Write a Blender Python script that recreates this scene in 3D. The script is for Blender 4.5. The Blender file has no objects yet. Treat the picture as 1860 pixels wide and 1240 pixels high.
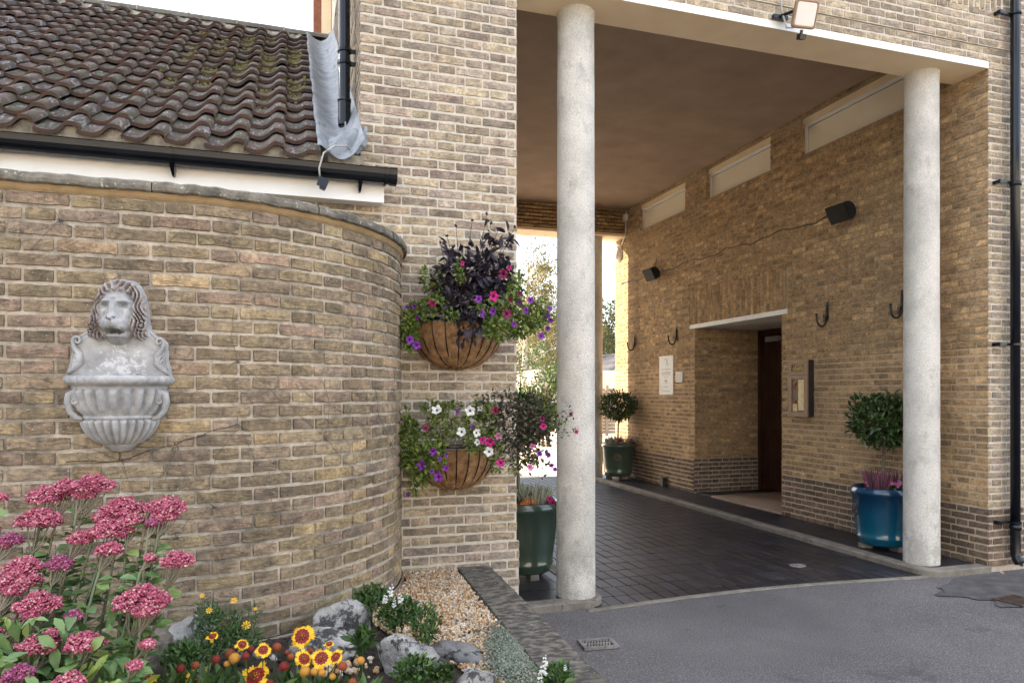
import bpy, math, random
import numpy as np
from mathutils import Vector, Matrix
R=math.radians
sc=bpy.context.scene
col=sc.collection
rng=random.Random(7); nr=np.random.default_rng(7)
# ---------------------------------------------------------------- camera
F_=1270.; V0=713.; A_=math.atan(400/F_); S_=math.sin(A_); C_=math.cos(A_); HC=1.43
cd=bpy.data.cameras.new('camera'); cam=bpy.data.objects.new('camera',cd); col.objects.link(cam)
cd.sensor_width=36; cd.lens=F_/1860*36; cd.shift_y=0.05; cd.clip_start=.05; cd.clip_end=2000
cam.location=(0,0,HC); cam.rotation_euler=(R(90),0,-A_); sc.camera=cam
# ---------------------------------------------------------------- light
SUN_AZ=R(-46); SUN_EL=R(25)
sdir=Vector((math.sin(SUN_AZ)*math.cos(SUN_EL),math.cos(SUN_AZ)*math.cos(SUN_EL),math.sin(SUN_EL)))
w=bpy.data.worlds.new('World'); sc.world=w; w.use_nodes=True
nt=w.node_tree; nt.nodes.clear()
sky=nt.nodes.new('ShaderNodeTexSky'); sky.sky_type='NISHITA'; sky.sun_disc=False
sky.sun_elevation=SUN_EL; sky.sun_rotation=SUN_AZ; sky.dust_density=1.5; sky.ozone_density=1.0
bg=nt.nodes.new('ShaderNodeBackground'); bg.inputs[1].default_value=.15
tc=nt.nodes.new('ShaderNodeTexCoord'); mp_=nt.nodes.new('ShaderNodeMapping'); mp_.inputs['Scale'].default_value=(1.6,1.6,4)
no=nt.nodes.new('ShaderNodeTexNoise'); no.inputs['Scale'].default_value=1.7; no.inputs['Detail'].default_value=8; no.inputs['Roughness'].default_value=.6
rp=nt.nodes.new('ShaderNodeValToRGB'); rp.color_ramp.elements[0].position=.38; rp.color_ramp.elements[1].position=.66
mx=nt.nodes.new('ShaderNodeMixRGB'); mx.inputs[2].default_value=(8.6,8.2,7.7,1)
ml=nt.nodes.new('ShaderNodeMath'); ml.operation='MULTIPLY'; ml.inputs[1].default_value=.72
out=nt.nodes.new('ShaderNodeOutputWorld'); L=nt.links.new
L(tc.outputs['Generated'],mp_.inputs[0]); L(mp_.outputs[0],no.inputs['Vector']); L(no.outputs[0],rp.inputs[0]); L(rp.outputs[0],ml.inputs[0])
L(ml.outputs[0],mx.inputs[0]); sx=nt.nodes.new('ShaderNodeSeparateXYZ'); mr0=nt.nodes.new('ShaderNodeMapRange'); mr0.inputs[3].default_value=.45; mr0.inputs[4].default_value=1.35; hs=nt.nodes.new('ShaderNodeMixRGB'); hs.blend_type='MULTIPLY'; hs.inputs[0].default_value=1; hs.inputs[1].default_value=(8.2,7.9,7.6,1); L(tc.outputs['Generated'],sx.inputs[0]); L(sx.outputs[2],mr0.inputs[0]); L(mr0.outputs[0],hs.inputs[2]); L(hs.outputs[0],mx.inputs[2]); L(sky.outputs[0],mx.inputs[1]); L(mx.outputs[0],bg.inputs[0]); L(bg.outputs[0],out.inputs[0])
sl=bpy.data.lights.new('sun','SUN'); so=bpy.data.objects.new('sun',sl); col.objects.link(so)
sl.energy=5; sl.angle=R(.6); sl.color=(1,.84,.62); so.rotation_euler=(-sdir).to_track_quat('-Z','Y').to_euler(); so.location=(0,0,30)
sc.view_settings.view_transform='Standard'; sc.view_settings.look='None'; sc.view_settings.exposure=2.05; sc.view_settings.gamma=1
sc.cycles.max_bounces=8; sc.cycles.diffuse_bounces=5
# ---------------------------------------------------------------- helpers
def at(u,v,d):
    p=(u-930)/F_; q=(V0-v)/F_
    return Vector(((S_+p*C_)*d,(C_-p*S_)*d,HC+q*d))
def onY(u,v,Y): p=(u-930)/F_; return at(u,v,Y/(C_-p*S_))
def onX(u,v,X): p=(u-930)/F_; return at(u,v,X/(S_+p*C_))
def onZ(u,v,Z): return at(u,v,(Z-HC)/((V0-v)/F_))
def tag(o,label=None,cat=None,group=None,kind=None):
    if label: o['label']=label
    if cat: o['category']=cat
    if group: o['group']=group
    if kind: o['kind']=kind
    return o
def empty(name,loc,label,cat,group=None):
    o=bpy.data.objects.new(name,None); col.objects.link(o); o.location=loc; o.empty_display_size=.1
    return tag(o,label,cat,group)
def wloc(o):
    v=Vector((0,0,0))
    while o is not None: v+=o.location; o=o.parent
    return v
class MB:
    def __init__(s): s.v=[]; s.n=0; s.f=[]; s.m=[]; s.c=[]
    def add(s,verts,faces,mat=0,c=None):
        b=s.n; s.v.append(np.asarray(verts,dtype=float).reshape(-1,3)); s.n+=len(s.v[-1])
        s.f.extend([tuple(i+b for i in f) for f in faces])
        s.m.extend([mat]*len(faces) if isinstance(mat,int) else mat)
        if c is None: c=(rng.random(),rng.random(),rng.random())
        s.c.extend([c]*len(faces) if not isinstance(c,list) else c)
        return b
    def box(s,x0,x1,y0,y1,z0,z1,mat=0,c=None):
        s.add([(x0,y0,z0),(x1,y0,z0),(x1,y1,z0),(x0,y1,z0),(x0,y0,z1),(x1,y0,z1),(x1,y1,z1),(x0,y1,z1)],
          [(0,3,2,1),(4,5,6,7),(0,1,5,4),(1,2,6,5),(2,3,7,6),(3,0,4,7)],mat,c)
    def obox(s,c0,ax,ay,az,mat=0,c=None):
        c0=Vector(c0);ax=Vector(ax)/2;ay=Vector(ay)/2;az=Vector(az)/2
        vs=[c0+a*ax+b*ay+d*az for d in(-1,1) for a,b in((-1,-1),(1,-1),(1,1),(-1,1))]
        s.add([tuple(v) for v in vs],[(0,3,2,1),(4,5,6,7),(0,1,5,4),(1,2,6,5),(2,3,7,6),(3,0,4,7)],mat,c)
    def tube(s,pts,r,seg=8,mat=0,caps=True,c=None):
        pts=[Vector(p) for p in pts]; n=len(pts)
        rs=r if isinstance(r,(list,tuple)) else [r]*n
        t0=(pts[1]-pts[0]).normalized(); up=Vector((0,0,1)) if abs(t0.z)<.9 else Vector((1,0,0))
        a=t0.cross(up).normalized(); V=[];Fc=[]
        for i,p in enumerate(pts):
            t=(pts[min(i+1,n-1)]-pts[max(i-1,0)]).normalized()
            a=(a-t*a.dot(t)); a=a.normalized() if a.length>1e-6 else t.orthogonal().normalized()
            b=t.cross(a)
            for k in range(seg):
                g=2*math.pi*k/seg; V.append(tuple(p+(a*math.cos(g)+b*math.sin(g))*rs[i]))
        for i in range(n-1):
            for k in range(seg):
                k2=(k+1)%seg; Fc.append((i*seg+k,i*seg+k2,(i+1)*seg+k2,(i+1)*seg+k))
        if caps: Fc.append(tuple(range(seg-1,-1,-1))); Fc.append(tuple((n-1)*seg+k for k in range(seg)))
        s.add(V,Fc,mat,c)
    def lathe(s,prof,cx=0,cy=0,seg=32,mat=0,a0=0,a1=2*math.pi,fn=None,c=None):
        full=abs(a1-a0-2*math.pi)<1e-6; m=seg if full else seg+1; V=[];Fc=[]
        for (r,z) in prof:
            for k in range(m):
                g=a0+(a1-a0)*k/seg
                if fn: V.append(fn(r,z,g))
                else: V.append((cx+r*math.cos(g),cy+r*math.sin(g),z))
        for i in range(len(prof)-1):
            for k in range(seg):
                k2=(k+1)%m; Fc.append((i*m+k,i*m+k2,(i+1)*m+k2,(i+1)*m+k))
        s.add(V,Fc,mat,c)
    def grid(s,P,mat=0,c=None,closed=False):
        P=np.asarray(P); a,b=P.shape[:2]
        Fc=[(i*b+j,i*b+j+1,(i+1)*b+j+1,(i+1)*b+j) for i in range(a-1) for j in range(b-1)]
        s.add(P.reshape(-1,3),Fc,mat,c)
    def inst(s,tv,tf,M,P,mat=0,cols=None):
        tv=np.asarray(tv,float); M=np.asarray(M); P=np.asarray(P); m=len(P); n=len(tv)
        V=np.einsum('mij,nj->mni',M,tv)+P[:,None,:]
        b=s.n; s.v.append(V.reshape(-1,3)); s.n+=m*n
        fl=[list(f) for f in tf]
        for i in range(m):
            o=b+i*n
            s.f.extend([tuple(j+o for j in f) for f in fl])
        s.m.extend([mat]*(m*len(fl)) if isinstance(mat,int) else list(mat)*m)
        if cols is None: cols=nr.random((m,3))
        s.c.extend([tuple(x) for x in np.repeat(np.asarray(cols),len(fl),axis=0)])
    def build(s,name,mats,parent=None,smooth=False,local=False):
        me=bpy.data.meshes.new(name); V=np.concatenate(s.v) if s.v else np.zeros((0,3))
        if parent is not None and not local: V=V-np.array(wloc(parent))
        me.from_pydata(V.tolist(),[],s.f)
        for m in (mats if isinstance(mats,(list,tuple)) else [mats]): me.materials.append(m)
        me.polygons.foreach_set('material_index',np.array(s.m,dtype=np.int32))
        cnt=np.array([len(f) for f in s.f]); at_=me.color_attributes.new('rnd','FLOAT_COLOR','CORNER')
        cc=np.ones((int(cnt.sum()),4)); cc[:,:3]=np.repeat(np.array(s.c),cnt,axis=0)
        at_.data.foreach_set('color',cc.ravel().astype(np.float32))
        if smooth: me.polygons.foreach_set('use_smooth',np.ones(len(s.f),dtype=bool))
        me.update()
        o=bpy.data.objects.new(name,me); col.objects.link(o)
        if parent is not None: o.parent=parent
        return o
def shared(me,name,parent,loc,M=None):
    o=bpy.data.objects.new(name,me); col.objects.link(o); o.parent=parent
    mt=Matrix.Translation(Vector(loc)-wloc(parent))
    o.matrix_local=mt@(M.to_4x4() if M is not None else Matrix())
    return o
def basis(d,roll=0.,s=1.):
    d=Vector(d).normalized(); a=d.orthogonal().normalized(); b=d.cross(a)
    a2=a*math.cos(roll)+b*math.sin(roll); b2=d.cross(a2)
    return Matrix((a2*s,b2*s,d*s)).transposed()
def nbasis(D,up=None,length=None,width=None,jit=0):
    """rows: local y -> D, z -> approx normal 'up'"""
    D=np.asarray(D,float); D/=np.linalg.norm(D,axis=1,keepdims=True)+1e-9
    U=np.tile([0,0,1.],(len(D),1)) if up is None else np.asarray(up,float)
    U=U+nr.normal(0,jit+1e-4,U.shape)
    X=np.cross(D,U); X/=np.linalg.norm(X,axis=1,keepdims=True)+1e-9
    Z=np.cross(X,D); l=np.ones(len(D)) if length is None else length; wd=l if width is None else width
    return np.stack([X*wd[:,None],D*l[:,None],Z*wd[:,None]],axis=2)
def rot3(n,s):
    q=nr.normal(size=(n,4)); q/=np.linalg.norm(q,axis=1,keepdims=True); a,b,c,d=q.T
    M=np.stack([np.stack([1-2*(c*c+d*d),2*(b*c-d*a),2*(b*d+c*a)],1),np.stack([2*(b*c+d*a),1-2*(b*b+d*d),2*(c*d-b*a)],1),np.stack([2*(b*d-c*a),2*(c*d+b*a),1-2*(b*b+c*c)],1)],1)
    return M*np.asarray(s)[:,None,None] if np.ndim(s)==1 else M@np.stack([np.diag(x) for x in s])
# leaf templates (y along the leaf)
def leaf_t(ws,fold=.25,bend=-.25,rows=5):
    V=[];Fc=[]
    for i in range(rows):
        t=i/(rows-1); wd=np.interp(t,[0,.25,.5,.75,1],ws); z=bend*t*t
        V+=[(-wd/2,t,z+fold*wd/2),(0,t,z),(wd/2,t,z+fold*wd/2)]
    for i in range(rows-1):
        for k in (0,1): a=i*3+k; Fc.append((a,a+1,a+4,a+3))
    return V,Fc
LEAF=leaf_t([.08,.42,.5,.35,.02]); LEAFS=leaf_t([.08,.42,.5,.35,.02],rows=3); OBOV=leaf_t([.1,.3,.55,.6,.08],fold=.3,bend=-.3)
NARROW=leaf_t([.04,.14,.16,.1,.01],rows=3); ROUND=leaf_t([.2,.8,.95,.75,.2],fold=.1,rows=4)
t_=(1+5**.5)/2
ICO=(np.array([(-1,t_,0),(1,t_,0),(-1,-t_,0),(1,-t_,0),(0,-1,t_),(0,1,t_),(0,-1,-t_),(0,1,-t_),(t_,0,-1),(t_,0,1),(-t_,0,-1),(-t_,0,1)])/1.902,
 [(0,11,5),(0,5,1),(0,1,7),(0,7,10),(0,10,11),(1,5,9),(5,11,4),(11,10,2),(10,7,6),(7,1,8),(3,9,4),(3,4,2),(3,2,6),(3,6,8),(3,8,9),(4,9,5),(2,4,11),(6,2,10),(8,6,7),(9,8,1)])
OCT=(np.array([(1,0,0),(0,1,0),(-1,0,0),(0,-1,0),(0,0,1),(0,0,-1)],float),[(0,1,4),(1,2,4),(2,3,4),(3,0,4),(1,0,5),(2,1,5),(3,2,5),(0,3,5)])
# ---------------------------------------------------------------- materials
def newmat(name):
    m=bpy.data.materials.new(name); m.use_nodes=True; n=m.node_tree.nodes; b=n['Principled BSDF']; return m,n,m.node_tree.links.new,b
def ramp(n,stops,inter='LINEAR'):
    r=n.new('ShaderNodeValToRGB'); cr=r.color_ramp; cr.interpolation=inter
    while len(cr.elements)>1: cr.elements.remove(cr.elements[-1])
    for i,(p,c) in enumerate(stops):
        e=cr.elements[0] if i==0 else cr.elements.new(p); e.position=p; e.color=(*c,1) if len(c)==3 else c
    return r
def noise(n,l,scale,detail=4,rough=.55,dist=0,sc3=(1,1,1)):
    tc=n.new('ShaderNodeTexCoord'); mp=n.new('ShaderNodeMapping'); mp.inputs['Scale'].default_value=sc3
    t=n.new('ShaderNodeTexNoise'); t.inputs['Scale'].default_value=scale; t.inputs['Detail'].default_value=detail; t.inputs['Roughness'].default_value=rough; t.inputs['Distortion'].default_value=dist
    l(tc.outputs['Object'],mp.inputs[0]); l(mp.outputs[0],t.inputs['Vector']); return t
def mix(n,l,a,b,f,mode='MIX'):
    x=n.new('ShaderNodeMixRGB'); x.blend_type=mode
    for s,v in ((0,f),(1,a),(2,b)):
        if isinstance(v,(int,float)): x.inputs[s].default_value=v if s==0 else (v,v,v,1)
        elif isinstance(v,tuple): x.inputs[s].default_value=(*v,1)
        else: l(v,x.inputs[s])
    return x.outputs[0]
def attr(n,l,ch=0):
    a=n.new('ShaderNodeAttribute'); a.attribute_name='rnd'; s=n.new('ShaderNodeSeparateColor'); l(a.outputs['Color'],s.inputs[0]); return s.outputs[ch]
def bump(n,l,b,h,strength=.5,dist=.005,prev=None):
    x=n.new('ShaderNodeBump'); x.inputs['Strength'].default_value=strength; x.inputs['Distance'].default_value=dist
    l(h,x.inputs['Height'])
    if prev is not None: l(prev,x.inputs['Normal'])
    l(x.outputs[0],b.inputs['Normal']); return x.outputs[0]
def pmat(name,a,b_,scale=8,rough=.7,bs=.3,bscale=60,bd=.003,metal=0,spec=.5,coat=0,lo=.35,hi=.65,spots=None,sscale=40,detail=6,sc3=(1,1,1)):
    m,n,l,b=newmat(name); t=noise(n,l,scale,detail,sc3=sc3); r=ramp(n,[(lo,a),(hi,b_)]); l(t.outputs[0],r.inputs[0]); c=r.outputs[0]
    if spots:
        t2=noise(n,l,sscale,5,.7,sc3=sc3); r2=ramp(n,[(spots[1],(0,0,0)),(spots[1]+.06,(1,1,1))]); l(t2.outputs[0],r2.inputs[0]); c=mix(n,l,c,spots[0],r2.outputs[0])
    l(c,b.inputs['Base Color']); b.inputs['Roughness'].default_value=rough; b.inputs['Metallic'].default_value=metal
    b.inputs['Specular IOR Level'].default_value=spec; b.inputs['Coat Weight'].default_value=coat; b.inputs['Coat Roughness'].default_value=.08
    if bs>0: t3=noise(n,l,bscale,6,.6); bump(n,l,b,t3.outputs[0],bs,bd)
    return m
def amat(name,stops,rough=.55,trans=0.,edge=None,spec=.4,vary=.25,bs=0):
    """colour from the per-piece random value"""
    m,n,l,b=newmat(name); r=ramp(n,stops); l(attr(n,l,0),r.inputs[0]); t=noise(n,l,40,3)
    c=mix(n,l,r.outputs[0],t.outputs[0],vary,'OVERLAY'); l(c,b.inputs['Base Color']); b.inputs['Roughness'].default_value=rough; b.inputs['Specular IOR Level'].default_value=spec
    if bs: bump(n,l,b,noise(n,l,150,4).outputs[0],bs,.002)
    if trans:
        o=n['Material Output']; tr=n.new('ShaderNodeBsdfTranslucent'); l(c,tr.inputs[0]); ms=n.new('ShaderNodeMixShader'); ms.inputs[0].default_value=trans
        l(b.outputs[0],ms.inputs[1]); l(tr.outputs[0],ms.inputs[2]); l(ms.outputs[0],o.inputs[0])
    return m
def brickmat(name,pal,soot=.3,specks=.25,soot_c=(.06,.055,.05)):
    m,n,l,b=newmat(name); r=ramp(n,[(i/(len(pal)-1),c) for i,c in enumerate(pal)]); l(attr(n,l,0),r.inputs[0])
    v=n.new('ShaderNodeMapRange'); l(attr(n,l,1),v.inputs[0]); v.inputs[3].default_value=.72; v.inputs[4].default_value=1.22
    c=mix(n,l,r.outputs[0],v.outputs[0],1.,'MULTIPLY')
    t1=noise(n,l,14,5,.6,.4); r1=ramp(n,[(.32,(.55,.55,.58)),(.68,(1.35,1.3,1.2))]); l(t1.outputs[0],r1.inputs[0]); c=mix(n,l,c,r1.outputs[0],.8,'MULTIPLY'); t9=noise(n,l,55,6,.75); r9=ramp(n,[(.38,(.62,.6,.58)),(.62,(1.25,1.25,1.25))]); l(t9.outputs[0],r9.inputs[0]); c=mix(n,l,c,r9.outputs[0],.75,'MULTIPLY')
    t2=noise(n,l,2.6,8,.75); r2=ramp(n,[(.50,(0,0,0)),(.66,(soot,)*3)]); l(t2.outputs[0],r2.inputs[0]); c=mix(n,l,c,soot_c,r2.outputs[0])
    cr=noise(n,l,8,4,.6,1.1,(1,1,3.6)); r4=ramp(n,[(.465,(1,1,1)),(.5,(.55,.53,.5)),(.535,(1,1,1))]); l(cr.outputs[0],r4.inputs[0]); c=mix(n,l,c,r4.outputs[0],.7,'MULTIPLY')
    t3=noise(n,l,95,3,.7); r3=ramp(n,[(.66,(0,0,0)),(.7,(specks,)*3)]); l(t3.outputs[0],r3.inputs[0]); c=mix(n,l,c,(.5,.48,.43),r3.outputs[0])
    l(c,b.inputs['Base Color']); b.inputs['Roughness'].default_value=.9; b.inputs['Specular IOR Level'].default_value=.25
    p=bump(n,l,b,r4.outputs[0],.6,.005); p=bump(n,l,b,cr.outputs[0],.6,.012,p); bump(n,l,b,noise(n,l,160,5,.6).outputs[0],.5,.003,p)
    return m
def mortarmat(name,a,b_,dirt=(.09,.08,.065),amt=.6,lo=.5):
    m,n,l,b=newmat(name); t=noise(n,l,30,6,.65); r=ramp(n,[(.35,b_),(.65,a)]); l(t.outputs[0],r.inputs[0])
    t2=noise(n,l,3.0,8,.7); r2=ramp(n,[(lo,(0,0,0)),(lo+.16,(amt,)*3)]); l(t2.outputs[0],r2.inputs[0]); c=mix(n,l,r.outputs[0],dirt,r2.outputs[0])
    l(c,b.inputs['Base Color']); b.inputs['Roughness'].default_value=.95
    p=bump(n,l,b,noise(n,l,45,6,.7).outputs[0],.8,.008); bump(n,l,b,noise(n,l,220,4,.6).outputs[0],.6,.003,p); return m
PAL_F=[(0.32, 0.265, 0.206), (0.408, 0.338, 0.249), (0.364, 0.299, 0.224), (0.424, 0.36, 0.255), (0.342, 0.272, 0.228), (0.381, 0.322, 0.252), (0.327, 0.278, 0.243), (0.442, 0.372, 0.288)]
PAL_C=[(0.229, 0.181, 0.127), (0.29, 0.231, 0.151), (0.251, 0.198, 0.139), (0.307, 0.248, 0.157), (0.24, 0.192, 0.144), (0.274, 0.215, 0.15), (0.252, 0.198, 0.155), (0.29, 0.231, 0.145), (0.251, 0.203, 0.133), (0.268, 0.204, 0.155), (0.296, 0.215, 0.161), (0.379, 0.293, 0.164)]
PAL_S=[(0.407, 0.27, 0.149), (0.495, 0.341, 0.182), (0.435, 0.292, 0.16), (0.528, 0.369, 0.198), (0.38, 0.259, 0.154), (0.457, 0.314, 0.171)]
PAL_P=[(.155,.115,.09),(.20,.145,.105),(.17,.13,.105),(.225,.165,.115)]
M={}
M['bf']=brickmat('buff_brick',PAL_F,.25,.3); M['mf']=mortarmat('pale_mortar',(.60,.55,.47),(.46,.42,.35),amt=.35,lo=.6)
M['bc']=brickmat('weathered_brick',PAL_C,.62,.8); M['mc']=mortarmat('lichened_mortar',(.52,.46,.38),(.34,.29,.225),amt=.8,lo=.46)
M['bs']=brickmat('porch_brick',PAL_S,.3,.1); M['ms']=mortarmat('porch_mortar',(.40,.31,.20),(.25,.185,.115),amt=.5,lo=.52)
M['bp']=brickmat('plinth_brick',PAL_P,.3,.3); M['mp']=mortarmat('plinth_mortar',(.50,.43,.35),(.38,.32,.26),amt=.35,lo=.55)
M['ml']=mortarmat('repointed_mortar',(.55,.43,.30),(.42,.33,.235),amt=.3,lo=.6)
M['stucco']=pmat('brown_stucco',(.29,.21,.15),(.37,.27,.20),3,.95,.8,180,.006,lo=.3,hi=.7)
M['conc']=pmat('painted_concrete',(.74,.58,.38),(.80,.65,.44),4,.8,.2,120,.002)
M['white']=pmat('white_paint',(.78,.78,.76),(.70,.69,.66),6,.6,.2,90,.002,spots=((.42,.41,.39),.66),sscale=14)
M['upvc']=pmat('white_plastic',(.80,.80,.79),(.74,.74,.72),5,.35,0)
M['cream']=pmat('cream_panel',(.78,.70,.54),(.82,.75,.60),3,.35,.1,30,.002,spots=((.5,.44,.33),.74),sscale=12)
def colmat():
    m,n,l,b=newmat('roughcast_column'); t=noise(n,l,2.4,6,.6); r=ramp(n,[(.36,(.54,.52,.475)),(.55,(.72,.69,.635))]); l(t.outputs[0],r.inputs[0])
    tcn=n.new('ShaderNodeTexCoord'); sp=n.new('ShaderNodeSeparateXYZ'); l(tcn.outputs['Object'],sp.inputs[0]); mr=n.new('ShaderNodeMapRange'); l(sp.outputs[2],mr.inputs[0]); mr.inputs[1].default_value=0; mr.inputs[2].default_value=.7; mr.inputs[3].default_value=.16; mr.inputs[4].default_value=0
    t2=noise(n,l,9,8,.75,0,(1,1,.6)); ad=n.new('ShaderNodeMath'); l(t2.outputs[0],ad.inputs[0]); l(mr.outputs[0],ad.inputs[1]); r2=ramp(n,[(.55,(0,0,0)),(.66,(.42,.42,.42))]); l(ad.outputs[0],r2.inputs[0]); c=mix(n,l,r.outputs[0],(.26,.245,.215),r2.outputs[0])
    t3=noise(n,l,120,3,.7); r3=ramp(n,[(.35,(.72,.72,.72)),(.6,(1.08,1.08,1.08))]); l(t3.outputs[0],r3.inputs[0]); c=mix(n,l,c,r3.outputs[0],.9,'MULTIPLY')
    l(c,b.inputs['Base Color']); b.inputs['Roughness'].default_value=.95; bump(n,l,b,t3.outputs[0],1.,.012); return m
M['col']=colmat()
M['black']=pmat('black_plastic',(.003,.004,.007),(.005,.007,.011),5,.2,0,spec=.4)
M['mblk']=pmat('matt_black',(.010,.010,.010),(.016,.015,.014),8,.65,.2,120,.001,spec=.2)
M['dark']=pmat('dark_iron',(.015,.014,.013),(.03,.026,.022),30,.5,.2,100,.001)
M['iron']=pmat('grey_iron',(.13,.125,.12),(.24,.23,.22),30,.6,.3,100,.002,spots=((.08,.05,.035),.58),sscale=40)
M['joint']=pmat('dark_joint',(.006,.006,.007),(.012,.011,.011),30,.95,0)
M['grate']=pmat('rusty_grate',(.03,.022,.018),(.08,.045,.03),30,.7,.3,100,.002)
M['kerb']=pmat('kerb_concrete',(.13,.115,.095),(.23,.205,.17),7,.9,.6,120,.005,spots=((.09,.082,.07),.58),sscale=22)
M['cop']=pmat('lichened_coping',(.085,.08,.068),(.21,.19,.155),16,.95,.9,70,.008,spots=((.42,.40,.35),.60),sscale=45)
M['cop2']=pmat('coping_stone',(.05,.045,.039),(.17,.15,.12),19,.95,.9,60,.010,spots=((.40,.37,.32),.62),sscale=40,lo=.42,hi=.62,sc3=(1,1.7,1))
M['asph']=None
def asphalt():
    m,n,l,b=newmat('asphalt'); t=noise(n,l,.8,6,.6); r=ramp(n,[(.3,(.092,.087,.090)),(.7,(.155,.146,.148))]); l(t.outputs[0],r.inputs[0])
    v=noise(n,l,120,3,.75); r2=ramp(n,[(.38,(.45,.45,.45)),(.55,(1.,1.,1.)),(.64,(1.9,1.85,1.8)),(.70,(3.0,2.9,2.8))]); l(v.outputs[0],r2.inputs[0]); c=mix(n,l,r.outputs[0],r2.outputs[0],.9,'MULTIPLY')
    t3=noise(n,l,2.3,8,.7,.5); r3=ramp(n,[(.60,(0,0,0)),(.68,(.55,.55,.55))]); l(t3.outputs[0],r3.inputs[0]); c=mix(n,l,c,(.04,.038,.04),r3.outputs[0])
    l(c,b.inputs['Base Color']); b.inputs['Roughness'].default_value=.8; bump(n,l,b,v.outputs[0],.9,.006); return m
M['asph']=asphalt()
def tilemat():
    m,n,l,b=newmat('rubber_tile'); r=ramp(n,[(0,(.013,.013,.018)),(1,(.032,.031,.040))]); l(attr(n,l,0),r.inputs[0]); t=noise(n,l,4,5); c=mix(n,l,r.outputs[0],t.outputs[0],.25,'OVERLAY')
    l(c,b.inputs['Base Color']); rr=n.new('ShaderNodeMapRange'); l(t.outputs[0],rr.inputs[0]); rr.inputs[3].default_value=.30; rr.inputs[4].default_value=.50; l(rr.outputs[0],b.inputs['Roughness'])
    tcn=n.new('ShaderNodeTexCoord'); w_=n.new('ShaderNodeTexVoronoi'); w_.inputs['Scale'].default_value=75; l(tcn.outputs['Object'],w_.inputs['Vector']); p=bump(n,l,b,w_.outputs['Distance'],.35,.004); bump(n,l,b,noise(n,l,9,3).outputs[0],.3,.01,p); return m
M['tile']=tilemat()
def rooftile():
    m,n,l,b=newmat('clay_pantile'); r=ramp(n,[(0,(.050,.037,.033)),(.35,(.082,.058,.052)),(.7,(.066,.056,.054)),(1,(.115,.072,.060))]); l(attr(n,l,0),r.inputs[0])
    t=noise(n,l,9,6,.65); r1=ramp(n,[(.3,(.6,.6,.62)),(.7,(1.3,1.25,1.2))]); l(t.outputs[0],r1.inputs[0]); c=mix(n,l,r.outputs[0],r1.outputs[0],1.,'MULTIPLY')
    t2=noise(n,l,5,5,.6,1.5,(9,1.5,1.5)); r2=ramp(n,[(.55,(0,0,0)),(.63,(.75,.75,.75))]); l(t2.outputs[0],r2.inputs[0]); c=mix(n,l,c,(.30,.29,.31),r2.outputs[0])
    t4=noise(n,l,60,3,.6); r5=ramp(n,[(.6,(0,0,0)),(.7,(.5,.5,.5))]); l(t4.outputs[0],r5.inputs[0]); c=mix(n,l,c,(.16,.13,.12),r5.outputs[0])
    tcn=n.new('ShaderNodeTexCoord'); sp=n.new('ShaderNodeSeparateXYZ'); l(tcn.outputs['Object'],sp.inputs[0])
    mr=n.new('ShaderNodeMapRange'); l(sp.outputs[0],mr.inputs[0]); mr.inputs[1].default_value=-1.2; mr.inputs[2].default_value=.1; mr.inputs[3].default_value=-.02; mr.inputs[4].default_value=.17
    t3=noise(n,l,16,6,.7); ad=n.new('ShaderNodeMath'); l(t3.outputs[0],ad.inputs[0]); l(mr.outputs[0],ad.inputs[1]); r3=ramp(n,[(.66,(0,0,0)),(.74,(.8,.8,.8))]); l(ad.outputs[0],r3.inputs[0]); c=mix(n,l,c,(.06,.06,.022),r3.outputs[0])
    l(c,b.inputs['Base Color']); b.inputs['Roughness'].default_value=.85; bump(n,l,b,noise(n,l,90,6,.7).outputs[0],.9,.006); return m
M['pan']=rooftile(); M['panedge']=pmat('tile_edge_clay',(.075,.035,.022),(.04,.027,.024),20,.8,.4,80,.003)
M['bedm']=pmat('bedding_mortar',(.17,.155,.13),(.38,.35,.29),12,.95,1.,50,.012)
M['fillet']=pmat('bounce_tinted_mortar',(.27,.18,.09),(.36,.26,.14),14,.95,.6,60,.006)  # golden tone paints the warm bounce light under the coping
M['ridge']=pmat('ridge_tile',(.08,.075,.062),(.15,.14,.115),8,.9,.6,60,.006,spots=((.25,.24,.2),.62),sscale=20)
M['lead']=pmat('lead_sheet',(.13,.15,.17),(.25,.27,.295),9,.6,.5,12,.012,metal=.1,spots=((.08,.09,.09),.6),sscale=9)
M['coir']=pmat('coir_liner',(.22,.115,.05),(.44,.26,.13),30,.95,1.,90,.014,detail=10)
M['soil']=pmat('soil',(.022,.015,.011),(.05,.037,.028),25,.95,1.,60,.02,spots=((.12,.10,.08),.68),sscale=50)
M['rock']=pmat('limestone_rock',(.24,.235,.225),(.48,.465,.44),9,.9,1.,35,.03,spots=((.06,.06,.06),.50),sscale=15)
M['rockd']=pmat('slate_rock',(.10,.10,.105),(.22,.215,.21),9,.9,1.,35,.02,spots=((.04,.04,.04),.54),sscale=22)
M['rockb']=pmat('sandstone_rock',(.13,.11,.095),(.26,.22,.18),9,.9,1.,35,.02,spots=((.35,.34,.31),.66),sscale=30)
M['gravel']=amat('flint_gravel',[(0,(.20,.10,.04)),(.2,(.42,.26,.12)),(.4,(.52,.43,.31)),(.6,(.40,.24,.10)),(.8,(.64,.58,.48)),(.93,(.24,.22,.21)),(1,(.46,.20,.07))],.6,vary=.4,bs=.3)
M['door']=pmat('mahogany',(.028,.008,.005),(.055,.016,.008),6,.35,.2,20,.003,coat=.2)
M['bark']=pmat('bark',(.10,.075,.05),(.20,.16,.11),20,.9,.8,50,.01)
M['birch']=pmat('pale_bark',(.38,.33,.26),(.55,.50,.42),4,.9,.5,10,.02,spots=((.1,.09,.08),.6),sscale=3)
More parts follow.
